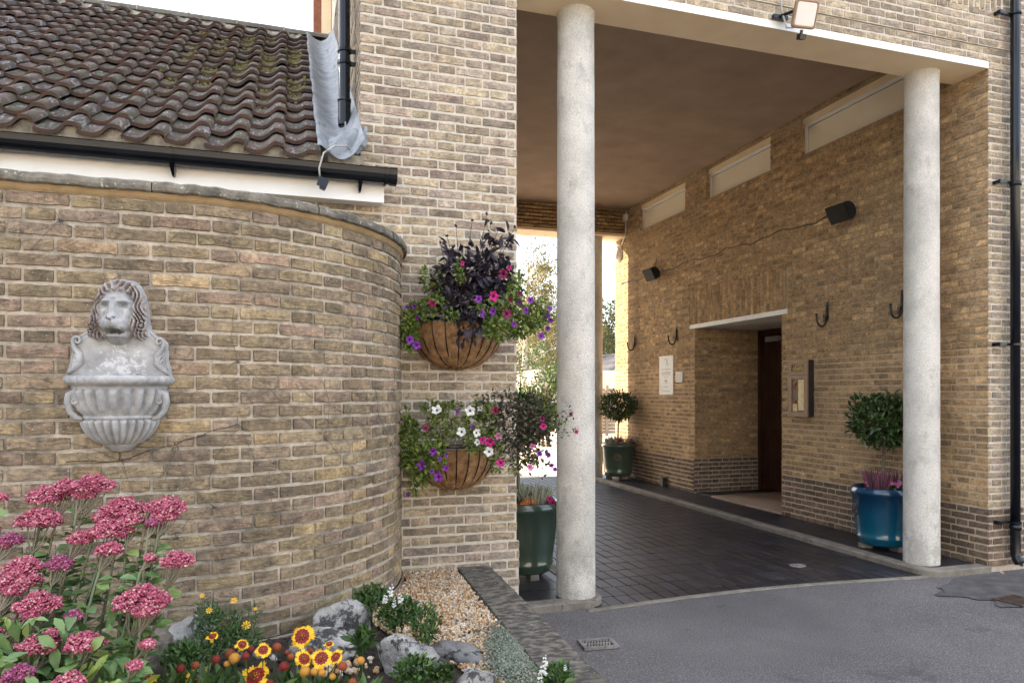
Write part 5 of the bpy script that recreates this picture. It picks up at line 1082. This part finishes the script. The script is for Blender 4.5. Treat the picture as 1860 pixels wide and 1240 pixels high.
# ================================================================ BED: ROCKS
def rock(u,v,d,wx,wy,wz,m,label,seed,rot=0.,flat=1.,sub=3):
    import bmesh
    r_=np.random.default_rng(seed); bm=bmesh.new(); bmesh.ops.create_icosphere(bm,subdivisions=sub,radius=1)
    p=at(u,v,d); z0=gz(p.x,p.y)-.03; Dn=r_.normal(size=(16,3)); Dn/=np.linalg.norm(Dn,axis=1,keepdims=True); off=r_.uniform(.62,.95,16)
    from mathutils import noise as mn
    Rz=Matrix.Rotation(rot,3,'Z'); V=[]
    for vt in bm.verts:
        n=np.array(vt.co); s=1.
        for a_,o_ in zip(Dn,off):
            q=float(n@a_)
            if q>0: s=min(s,o_/q if q*s>o_ else s)
        co=Vector(n*s); co*=1+.10*mn.noise(Vector(n*2.3)+Vector((seed,0,0)))+.05*mn.noise(Vector(n*6)+Vector((seed,3,0)))+.02*mn.noise(Vector(n*16))
        co=Rz@Vector((co.x*wx/2,co.y*wy/2,co.z*wz*.62)); V.append((p.x+co.x,p.y+co.y,max(z0+wz*.42+co.z,z0-.02)))
    b=MB(); b.add(V,[tuple(x.index for x in f.verts) for f in bm.faces],0,(.5,.5,.5)); o=b.build('rock',m,smooth=True); bm.free()
    o.data.polygons.foreach_set('use_smooth',np.ones(len(o.data.polygons),dtype=bool)); return tag(o,label,'rock','rocks in the flower bed')
rock(628,1130,3.08,.33,.20,.24,M['rock'],'tallest pale limestone rock against the foot of the curved wall',3,.5,sub=4)
rock(582,1165,2.90,.30,.20,.14,M['rock'],'low grey rock in front of the tallest rock, behind the striped flowers',5,-.2,sub=4)
rock(738,1172,2.78,.30,.17,.17,M['rock'],'dark blotched rock leaning in the middle of the bed beside the gravel',11,-.7,sub=4)
rock(822,1150,2.92,.30,.17,.10,M['rockd'],'flat slate grey rock on the gravel behind the middle rock',8,-.6,sub=4)
rock(862,1228,2.58,.20,.15,.115,M['rock'],'rounded pale rock at the bottom edge beside the stonecrop',17,.3,sub=4)
rock(360,1145,2.92,.24,.16,.14,M['rock'],'grey pitted rock below the curved wall behind the yellow daisies',21,.2,sub=4)
rock(287,1165,2.68,.12,.12,.18,M['rockb'],'upright brown rock beside the pink sedum',25,0,sub=4)
rock(665,1240,2.50,.20,.12,.08,M['rockd'],'low dark rock at the bottom edge right of the striped flowers',31,.4,sub=4)
for i,(u,v,w_) in enumerate(((470,1155,.07),(440,1150,.06),(495,1160,.05),(635,1210,.035),(622,1200,.03),(312,1130,.05),(320,1145,.045))):
    rock(u,v,2.85,w_,w_*.8,w_*.8,M['rock'] if i!=6 else M['rockb'],('pale chunky stone on the soil left of the low grey rock','smaller pale stone beside the yellow daisies below the curved wall','pale stone touching the low grey rock','tiny white stone by the right hand striped daisies','smallest pale pebble beside the orange seed balls','rounded pale stone above the upright brown rock','brown chip of stone above the upright brown rock')[i],40+i,i,sub=2)
# ================================================================ GRAVEL
b=MB(); P=[];S=[]
def ingravel(x,y):
    if x>pin(y)-.012 or y>4.27: return False
    if math.hypot(x-CX,y-CY)<CR+.02: return False
    p_=math.atan2(x,y); lim=.33+.25*max(0,(3.2-y)) 
    return x>.30+.42*max(0,(3.55-y)) or y>3.6
while len(P)<7500:
    x=rng.uniform(.2,1.0); y=rng.uniform(2.25,4.28)
    if not ingravel(x,y): continue
    P.append((x,y,gz(x,y)-.004+rng.uniform(0,.014))); S.append([rng.uniform(.0055,.0125)*k for k in (1,rng.uniform(.7,1),rng.uniform(.5,.8))])
for _ in range(260):
    u_,v_=rng.choice(((325,1128),(335,1140),(620,1205),(630,1190),(480,1150),(880,1235),(920,1235))); q=at(u_,v_,1); t=(gz(0,3)-HC)/(q.z-HC); x,y=q.x*t+rng.gauss(0,.05),q.y*t+rng.gauss(0,.05); P.append((x,y,gz(x,y)+.002)); S.append([rng.uniform(.006,.016)]*3)
V0_=ICO[0]*(1+nr.uniform(-.25,.25,(12,1))); b.inst(V0_,ICO[1],rot3(len(P),np.array(S)),P,0)
tag(b.build('gravel',M['gravel']),'orange and white flint gravel filling the bed beside the edging wall','gravel',kind='stuff')
b=MB(); P=[];
for _ in range(5200):
    u=rng.gauss(938,26); v=rng.gauss(1185,28)
    if v<1130 or abs(u-930)>75: continue
    q=onZ(u,v,.335); 
    if q.x>pin(q.y)-.012: continue
    P.append((q.x,q.y,.338+rng.uniform(-.006,.010)+.008*math.exp(-((u-930)/40)**2)))
b.inst(OCT[0],OCT[1],rot3(len(P),nr.uniform(.0035,.0075,len(P))),P,0); tag(b.build('stonecrop',M['sempv']),'grey green stonecrop mat creeping over gravel beside the edging wall','ground cover',kind='stuff')
b=MB(); P=[]
for _ in range(1500): x=rng.uniform(-1.4,.75); y=rng.uniform(2.2,3.5); P.append((x,y,gz(x,y)-.008)) if not ingravel(x,y) else None
b.inst(ICO[0],ICO[1],rot3(len(P),nr.uniform(.003,.010,len(P))),P,0); tag(b.build('soil_crumbs',M['soil']),'dark crumbly soil and grit between the rocks','soil',kind='stuff')
# ================================================================ SEDUM
SH=[(85,896,68),(122,883,60),(169,876,73),(154,894,41),(74,938,76),(225,918,72),(190,937,40),(237,942,48),(200,957,76),(146,974,44),(200,994,46),(306,916,66),(301,933,44),(278,918,34),(278,947,-27),(322,1013,58),(20,977,-42),(44,1023,62),(108,1020,-46),(30,1049,72),(25,1069,36),(69,1091,76),(259,1082,96),(267,1104,44),(71,1165,66),(96,1148,28),(152,1162,66),(134,1115,-30),(37,1218,-52),(127,1233,56),(269,1167,26),(244,1206,26),(272,1011,22),(56,1115,28),(2,901,22),(5,986,30),(-40,960,70),(-50,1060,80),(-30,1150,70),(-20,1240,60),(80,1262,60),(190,1270,50),(240,1268,40)]
def sedum(idx,cx,cy,label):
    z0=gz(cx,cy); o=empty('sedum',(cx,cy,z0-.01),label,'sedum','pink sedums in the flower bed'); sb=MB(); lb=MB()
    for i in idx:
        u,v,wd=SH[i]; pu=wd<0; wd=abs(wd); d=2.32-.55*max(0,min(1,(v-880)/350)); p=at(u,v,d); Rr=wd*d/F_/2
        # floret dome built of clusters
        fb=MB(); n=int(520*(Rr/.055)**1.6)+60; k_=np.arange(n); rr=np.sqrt((k_+.5)/n); th=k_*2.39996; ls=1+.12*np.sin(th*3+i)+.08*np.sin(th*5+i*2)
        bump_=.10*np.sin(rr*9+i)*np.cos(th*2.0+i)+.08*np.sin(th*7+rr*11)
        P=np.stack([rr*np.cos(th)*ls*Rr,rr*np.sin(th)*ls*Rr*.9,(.55*(1-rr**2)+bump_-.25)*Rr+nr.normal(0,.0025,n)],1)+np.array(p)
        cols=np.stack([np.clip(nr.normal(.5,.25,n),0,1),nr.random(n),nr.random(n)],1); fb.inst(OCT[0],OCT[1],rot3(n,nr.uniform(.0028,.0048,n)),P,0,cols)
        n2=n//2; k_=np.arange(n2); th=k_*2.39996; rr=np.sqrt((k_+.5)/n2)*.92
        P=np.stack([rr*np.cos(th)*Rr,rr*np.sin(th)*Rr*.9,(.30*(1-rr**2)-.38)*Rr+nr.normal(0,.004,n2)],1)+np.array(p); cols=np.stack([nr.uniform(0,.35,n2)]*3,1); fb.inst(OCT[0],OCT[1],rot3(n2,nr.uniform(.003,.0045,n2)),P,0,cols)
        fb.build('flower_head',M['sedpu'] if pu else M['sedfl'],o)
        # stem
        base=Vector((cx+(p.x-cx)*.25+rng.gauss(0,.03),cy+(p.y-cy)*.25+rng.gauss(0,.03),z0)); fork=p+Vector(((base.x-p.x)*.12,(base.y-p.y)*.12,-Rr*1.5-.01)); m_=(base+fork)/2+Vector(((p.x-cx)*.12,(p.y-cy)*.12,0))
        sb.tube([base,m_,fork],[.006,.005,.004],6,0,False,(rng.random(),0,0))
        for q in range(9): a_=q*2.4; r_=Rr*.75*math.sqrt((q+.5)/9); e=p+Vector((r_*math.cos(a_),r_*math.sin(a_),-.25*Rr)); sb.tube([fork,(fork+e)/2+Vector((r_*.15*math.cos(a_),r_*.15*math.sin(a_),-.006)),e],[.0026,.002,.0014],4,0,False,(rng.uniform(.5,1),0,0))
        nl=44; T=nr.uniform(.10,1.0,nl); Q=np.array([base.lerp(m_,min(1,t*2)) if t<.5 else m_.lerp(fork,(t-.5)*2) for t in T]); A_2=np.arange(nl)*2.4; D=np.stack([np.cos(A_2),np.sin(A_2),nr.uniform(.0,.7,nl)],1); s=.060*(1-.28*T)*nr.uniform(.8,1.25,nl)
        lb.inst(OBOV[0],OBOV[1],nbasis(D,None,s,s,.25),Q,[1,0,1,0,0,0,0,1][:0] or 0,np.stack([nr.uniform(0,.9,nl),nr.random(nl),nr.random(nl)],1))
    foliage(lb,(cx,cy,z0+.16),(.26,.17,.16),300,OBOV,.056,out=.6,up=.35,shell=.3,width=.85); foliage(lb,(cx,cy+.08,z0+.30),(.20,.12,.12),110,OBOV,.052,out=.6,up=.4,shell=.2,width=.85)
    sb.build('stems',M['stem'],o,smooth=True); lb.build('foliage',M['sedleaf'],o,smooth=True)
L1=[i for i,s in enumerate(SH) if s[0]<62]; L3=[i for i,s in enumerate(SH) if s[0]>205]; L2=[i for i in range(len(SH)) if i not in L1 and i not in L3]
sedum(L1,-1.02,1.88,'sedum at the left edge of the bed with pink and purple flat heads'); sedum(L2,-.83,2.10,'tallest pink sedum, its stacked flat heads rising below the lion fountain'); sedum(L3,-.60,2.13,'rightmost sedum with bright pink heads leaning over the brown rock')
# ================================================================ GAILLARDIA
GFS=[flowermesh('striped_daisy_mesh',[M['yel'],M['red'],M['rdk'],M['bedgreen']],'gail') for _ in range(5)]
SD={k:flowermesh(k+'_seed_mesh',[M[k]],'seed') for k in('gold','russet','rdk')}
FM['cor']=flowermesh('yellow_daisy_mesh',[M['yel'],M['gold']],'five')
gl=[(549,1155,46,.2),(465,1228,60,.9),(358,1232,50,.9),(265,1233,36,.9),(584,1195,42,.6),(552,1196,36,.6),(610,1193,32,.5),(478,1180,30,.5),(440,1170,26,.6),(598,1169,20,1.6),(386,1155,24,1.3),(440,1262,44,.9),(520,1268,40,.9),(600,1262,40,.8),(404,1262,30,.9)]
sl_=[('rdk',392,1197,17),('rdk',328,1214,18),('russet',418,1187,20),('gold',426,1195,21),('russet',355,1208,16),('rdk',446,1191,15),('rdk',456,1179,14),('russet',475,1182,17),('russet',503,1175,18),('rdk',516,1210,20),('russet',528,1192,13),('gold',554,1219,21),('gold',571,1219,16),('gold',585,1221,15),('russet',622,1210,19),('gold',655,1199,16),('russet',563,1181,12),('russet',522,1184,11),('gold',412,1205,12),('gold',604,1228,13),('russet',640,1238,16),('rdk',490,1240,15)]
def gaillardia(cx,cy,rng_u,label):
    z0=gz(cx,cy); o=empty('striped_blanket_flower',(cx,cy,z0-.01),label,'blanket flower','red and yellow daisies at the front of the bed'); sb=MB(); lb=MB()
    for (u,v,wd,up_) in gl:
        if not rng_u[0]<=u<rng_u[1]: continue
        d=2.18+(.08 if v<1180 else 0); p=at(u,v,d); dr=(CAMP-p).normalized()+Vector((rng.gauss(0,.2),0,up_*.9)); GF=rng.choice(GFS); shared(GF,'flower',o,p,basis(dr+Vector((rng.gauss(0,.25),0,rng.gauss(.1,.3))),rng.random()*6,wd*d/F_/2))
        b_=Vector((cx+(p.x-cx)*.5,cy+(p.y-cy)*.5+.03,z0)); sb.tube([b_,(b_+p)/2+Vector((0,.01,.02)),p+Vector((0,.006,-.006))],.0017,5,0,False)
    for (k,u,v,wd) in sl_:
        if not rng_u[0]<=u<rng_u[1]: continue
        d=2.16+(.1 if v<1190 else 0); p=at(u,v,d); shared(SD[k],'seed_head',o,p,basis((rng.gauss(0,.3),rng.gauss(-.2,.2),1),0,wd*d/F_/2*.95))
        b_=Vector((cx+(p.x-cx)*.5,cy+(p.y-cy)*.5+.03,z0)); sb.tube([b_,(b_+p)/2+Vector((0,.01,.01)),p],.0016,5,0,False)
    foliage(lb,(cx,cy,z0+.05),(.19,.12,.09),330,leaf_t([.06,.22,.26,.2,.02]),.085,out=.3,up=.8,shell=.1)
    sb.build('stems',M['bedgreen'],o); lb.build('foliage',M['bedgreen'],o)
c1=at(350,1230,2.2); c2=at(470,1230,2.2); c3=at(590,1230,2.2)
gaillardia(c1.x,c1.y,(200,410),'left clump of red centred yellow daisies beside the sedum'); gaillardia(c2.x,c2.y,(410,540),'middle clump of red centred yellow daisies with orange seed balls'); gaillardia(c3.x,c3.y,(540,700),'right clump of red centred yellow daisies in front of the limestone rock')
# withered orange daisy sits in left clump; feathery yellow tickseed behind
o=empty('tickseed',at(405,1175,2.75),'feathery green plant with small yellow flowers in front of the curved wall','tickseed'); b=MB(); sb=MB()
bc=at(405,1170,2.7); zb_=gz(bc.x,bc.y)
for (u,v,d,ru,rv,n) in ((400,1145,2.72,46,36,900),(440,1160,2.68,40,26,450),(350,1190,2.6,50,24,480),(380,1110,2.75,22,16,160),(460,1115,2.75,14,12,70)): foliage(b,at(u,v,d),(ru*d/F_,.06,rv*d/F_),n,NARROW,.026,shell=.1,out=.4,up=.6,width=1.4)
b.build('foliage',M['bedgreen'],o)
for (u,v,wd) in ((447,1135,17),(425,1090,12),(380,1108,12),(367,1081,9),(464,1105,7),(386,1155,10)):
    p=at(u,v,2.68); shared(FM['cor'],'flower',o,p,basis((CAMP-p).normalized()+Vector((rng.gauss(0,.4),0,.5)),rng.random()*6,wd*2.68/F_/2)); sb.tube([(bc.x+(p.x-bc.x)*.5,bc.y,zb_),(p.x,p.y+.01,p.z-.06),p],.0011,4,0,False)
sb.build('stems',M['bedgreen'],o)
# ================================================================ SNAPDRAGONS AND SMALL PLANTS
SN=flowermesh('snapdragon_mesh',[M['wht'],M['bedgreen']],'snap')
def bedplant(name,u,v,d,ru,rv,n,label,cat,m=M['bedgreen'],tm=LEAF,size=.032,up=.7,group=None):
    p=at(u,v+rv,d); z0=gz(p.x,p.y) ; o=empty(name,(p.x,p.y,z0-.005),label,cat,group); b=MB()
    foliage(b,at(u,v,d),(ru*d/F_,ru*d/F_*.7,rv*d/F_),n,tm,size,shell=.2,out=.4,up=up,width=.8)
    for k in range(8): q=at(u+rng.uniform(-ru,ru)*.7,v-rv*.5*rng.random(),d); b.tube([(p.x,p.y,z0),((p.x+q.x)/2,(p.y+q.y)/2,(z0+q.z)/2+.01),q],.0014,4,0,False)
    b.build('foliage',m,o); return o
o=bedplant('white_snapdragon',725,1112,2.98,38,26,420,'white snapdragon flowering behind the middle rock','snapdragon',group='white snapdragons')
for u,v,s_ in ((700,1092,.9),(708,1078,1.),(728,1092,1.),(716,1100,.7)): shared(SN,'flower_spike',o,at(u,v,2.93),basis((rng.gauss(0,.15),rng.gauss(-.2,.1),1),rng.random()*6,.022*s_))
o=bedplant('white_snapdragon',1010,1232,2.50,28,22,260,'white snapdragon at the bottom edge beside the edging wall','snapdragon',group='white snapdragons')
for u,v,s_ in ((986,1222,1.1),(990,1205,.8),(1027,1215,.5),(982,1238,1.)): shared(SN,'flower_spike',o,at(u,v,2.46),basis((rng.gauss(0,.1),-.1,1),rng.random()*6,.020*s_))
bedplant('leafy_bush',675,1085,3.12,30,20,340,'dark green bushy plant between tallest rock and curved wall','shrub')
bedplant('trailing_herb',772,1135,2.80,26,34,330,'dark green sprawling plant draped over the middle rock','herb',size=.026)
bedplant('pink_budded_plant',752,1222,2.52,38,28,420,'low bushy plant with tiny pink buds below the middle rock','bedding plant',size=.028)
bedplant('dark_groundcover',800,1224,2.54,22,14,170,'flat dark leaved plant left of the rounded pale rock','ground plant',M['bay'],ROUND,.026)
bedplant('leafy_seedling',658,1165,2.66,20,16,60,'single upright green seedling in the soil below the tallest rock','seedling',size=.05)
bedplant('low_green_herb',330,1195,2.52,34,26,320,'low ferny plant between sedum and striped daisies','herb',size=.03)
# ================================================================ BEYOND THE PORCH
def tree(x,y,h_,r,n,m,bm_,label,cat='tree',ls=.16,ty=.35,sparse=False,z0=GZ):
    o=empty('tree',(x,y,z0),label,cat,'trees beyond the porch'); b=MB(); lean=rng.uniform(-.3,.3)
    top=Vector((x+lean,y,h_*.85)); b.tube([(x,y,z0),(x+lean*.2,y,h_*.3),(x+lean*.6,y,h_*.6),top],[.03*h_*.6,.024*h_*.6,.014*h_*.6,.004*h_],10)
    tips=[]
    for k in range(26):
        t=rng.uniform(ty,.95); s_=Vector((x+lean*t,y,h_*.85*t)); a_=rng.uniform(0,6.28); l_=r*rng.uniform(.55,1.05)*(1.15-t*.6); e=s_+Vector((l_*math.cos(a_),l_*math.sin(a_),l_*rng.uniform(.3,1.0))); b.tube([s_,(s_+e)/2+Vector((0,0,-.1*l_)),e],[.007*h_*.6,.004*h_*.6,.001*h_],5); tips.append(e)
        for q in range(3): e2=e.lerp(s_,rng.random()*.5)+Vector((rng.gauss(0,.35*r),rng.gauss(0,.35*r),rng.uniform(0,.45*r))); b.tube([e.lerp(s_,.4),e2],[.002*h_,.0006*h_],4,0,False); tips.append(e2)
    b.build('trunk',bm_,o,smooth=True)
    if n:
        b=MB(); per=n//len(tips)+1
        for e in tips: s_=r*rng.uniform(.16,.34); foliage(b,e,(s_,s_,s_*.8),per,LEAFS,ls,shell=0,out=.3,up=-.2,width=1.1)
        b.build('crown',m,o)
p=at(951,640,33); tree(p.x,p.y,9.0,1.9,5200,M['autumn'],M['birch'],'golden leaved birch with pale trunk seen between pier and near column',ls=.13)
p=at(990,640,38); tree(p.x,p.y,6.2,1.6,3600,M['autumn'],M['bark'],'smaller yellowing tree right of the golden birch',ls=.13)
p=at(965,640,42); tree(p.x,p.y,10.5,2.6,0,None,M['birch'],'bare branched tree rising behind the golden birch',sparse=True)
p=at(1035,640,60); tree(p.x,p.y,9.5,4.0,4200,M['far'],M['bark'],'broad olive green tree behind the near column beyond the outbuilding',ls=.28)
p=at(1118,640,55); tree(p.x,p.y,8.8,3.6,4200,M['far'],M['bark'],'rounded olive green tree seen past the rear column',ls=.28)
p=at(900,640,50); tree(p.x,p.y,8.6,3.4,2500,M['hedge'],M['bark'],'green tree hidden mostly by the brick pier beyond the yard',ls=.25)
p=at(948,655,30); tree(p.x,p.y,3.6,1.3,1800,M['hedge'],M['bark'],'low dark green tree in front of the birch trunk',ls=.12,ty=.2)
# hedge bushes
for (u,v,d,rx,rz,n,lb) in ((990,715,19,1.0,.95,8500,'round sunlit green bush in front of the slate roofed outbuilding'),(945,740,21,.75,.7,4200,'small dark green bush beside the pier edge')):
    p=at(u,v,d); o=empty('garden_bush',(p.x,p.y,GZ),lb,'bush','bushes beyond the porch'); b=MB(); 
    for k in range(14): q=p+Vector((rng.gauss(0,rx*.5),rng.gauss(0,.3),rng.uniform(-.9,.55)*rz)); foliage(b,q,(rx*.45,rx*.45,rz*.4),n//14,LEAFS,.085,shell=.4,width=1.1)
    b.build('foliage',M['hedge'],o); b=MB()
    for k in range(7): b.tube([(p.x+rng.gauss(0,.1),p.y,GZ),(p.x+rng.gauss(0,rx*.4),p.y+rng.gauss(0,.2),p.z+.3)],[.03,.01],5)
    b.build('stems',M['bark'],o)
# outbuilding
A1=at(957,662,48);B1=at(1135,641,35); zr=3.45; A1.z=B1.z=zr; A2=at(930,687,46);B2=at(1150,668,29.5); A2.z=B2.z=2.42
o=empty('outbuilding',((A2.x+B2.x)/2,(A2.y+B2.y)/2,GZ),'low outbuilding with grey slate roof and white boards across the sunlit yard','outbuilding')
b=MB(); V=[tuple(A2),tuple(B2),tuple(B1),tuple(A1)]; dn=Vector((0,0,-.08)); b.add(V+[tuple(Vector(q)+dn) for q in V],[(0,1,2,3),(7,6,5,4),(0,4,5,1),(1,5,6,2),(2,6,7,3),(3,7,4,0)]); 
bk=(A1-A2); A3=A1+Vector((bk.x,bk.y,0)); A3.z=2.42; B3=B1+Vector((B1.x-B2.x,B1.y-B2.y,0)); B3.z=2.42; b.add([tuple(A1),tuple(B1),tuple(B3),tuple(A3)],[(0,1,2,3)])
for k in range(1,16):
    t=k/16; a_=A2.lerp(A1,t)+Vector((0,0,.006)); c_=B2.lerp(B1,t)+Vector((0,0,.006)); b.tube([a_,c_],.018,4,0,False)
b.build('roof',M['slate'],o)
dr_=(B2-A2).normalized(); nn=Vector((-dr_.y,dr_.x,0)); 
if nn.y<0: nn=-nn
b=MB(); i0=A2+nn*.25;i1=B2+nn*.25; j0=i0+nn*4;j1=i1+nn*4
b.add([(q.x,q.y,z) for z in (GZ,2.36) for q in (i0,i1,j1,j0)],[(0,1,5,4),(1,2,6,5),(2,3,7,6),(3,0,4,7),(4,5,6,7)]); b.build('wall',M['rend'],o)
b=MB(); b.obox((A2+B2)/2+Vector((0,0,-.12))-nn*.02,dr_*(B2-A2).length,nn*.03,(0,0,.2)); b.build('fascia_board',M['upvc'],o)
b=MB(); q=B2+nn*.23-dr_*1.5; b.obox(Vector((q.x,q.y,1.75)),dr_*1.1,nn*.05,(0,0,.8)); q=B2+nn*.23-dr_*3.2; b.obox(Vector((q.x,q.y,1.75)),dr_*1.1,nn*.05,(0,0,.8)); b.build('window',M['slate'],o)
b=MB(); q=B2+nn*.2-dr_*2.35; b.obox(Vector((q.x,q.y,1.9)),dr_*.5,nn*.06,(0,0,.7)); b.build('orange_board',M['oran'],o)
# slatted fence and picket
q0=at(1085,705,24);q1=at(1160,705,24); o=empty('slatted_fence',(q0.x,q0.y,GZ),'grey slatted timber fence beyond the rear pot','fence'); dd=(q1-q0).normalized(); b=MB()
for k in range(13): z=GZ+.12+k*.12; b.obox(Vector(((q0.x+q1.x)/2,(q0.y+q1.y)/2,z)),dd*3.2,(0,.03,0),(0,0,.10))
b.build('slats',M['fence'],o)
for k in range(4): q=q0+dd*(k*.9-.6); b=MB(); b.box(q.x-.05,q.x+.05,q.y-.09,q.y-.02,GZ,1.68); b.build('post',M['fence'],o)

# large tree beyond the left wing, outside the picture, that shades the wing roof and the tower side
tree(-14.2,19.4,21,3.9,10000,M['far'],M['bark'],'tall leafy tree beyond the tiled wing shading its roof',ls=.42,ty=.25)

# rendered house across the drive, behind the photographer: what the glazing reflects, and where the warm bounce comes from
o=empty('rendered_house',(4,-17,GZ),'cream rendered house across the tarmac, facing the chapel','house')
b=MB(); b.box(-14,22,-22,-16,GZ,5.4); b.build('wall',M['rend'],o)
b=MB(); b.add([(-14.5,-15.6,5.3),(22.5,-15.6,5.3),(22.5,-22.4,5.3),(-14.5,-22.4,5.3),(-12,-19,8),(20,-19,8)],[(0,1,5,4),(2,3,4,5),(1,2,5),(3,0,4),(0,3,2,1)]); b.build('roof',M['slate'],o)
for x in (-11,-6,-1,4,9,14,19):
    for z in (.9,3.3):
        b=MB(); b.box(x-.6,x+.6,-16.02,-15.94,z,z+1.3); b.build('window',M['upvc'],o); 
b=MB(); b.box(-30,40,-15.5,-7.5,GZ-.05,GZ+.006,0,(.5,.5,.5)); tag(b.build('front_paving',M['yard']),kind='structure')

# distant tree line
b=MB()
for k in range(34):
    az=R(-14+k*2.1); d_=rng.uniform(72,90); c_=Vector((math.sin(az)*d_,math.cos(az)*d_,rng.uniform(2.5,4.5))); rr=rng.uniform(3,4.6); foliage(b,c_,(rr,rr,rr*rng.uniform(.9,1.25)),520,LEAFS,.75,shell=.45,width=1.1)
tag(b.build('distant_woodland',M['far']),'hazy line of distant trees beyond the yard','woodland',kind='stuff')
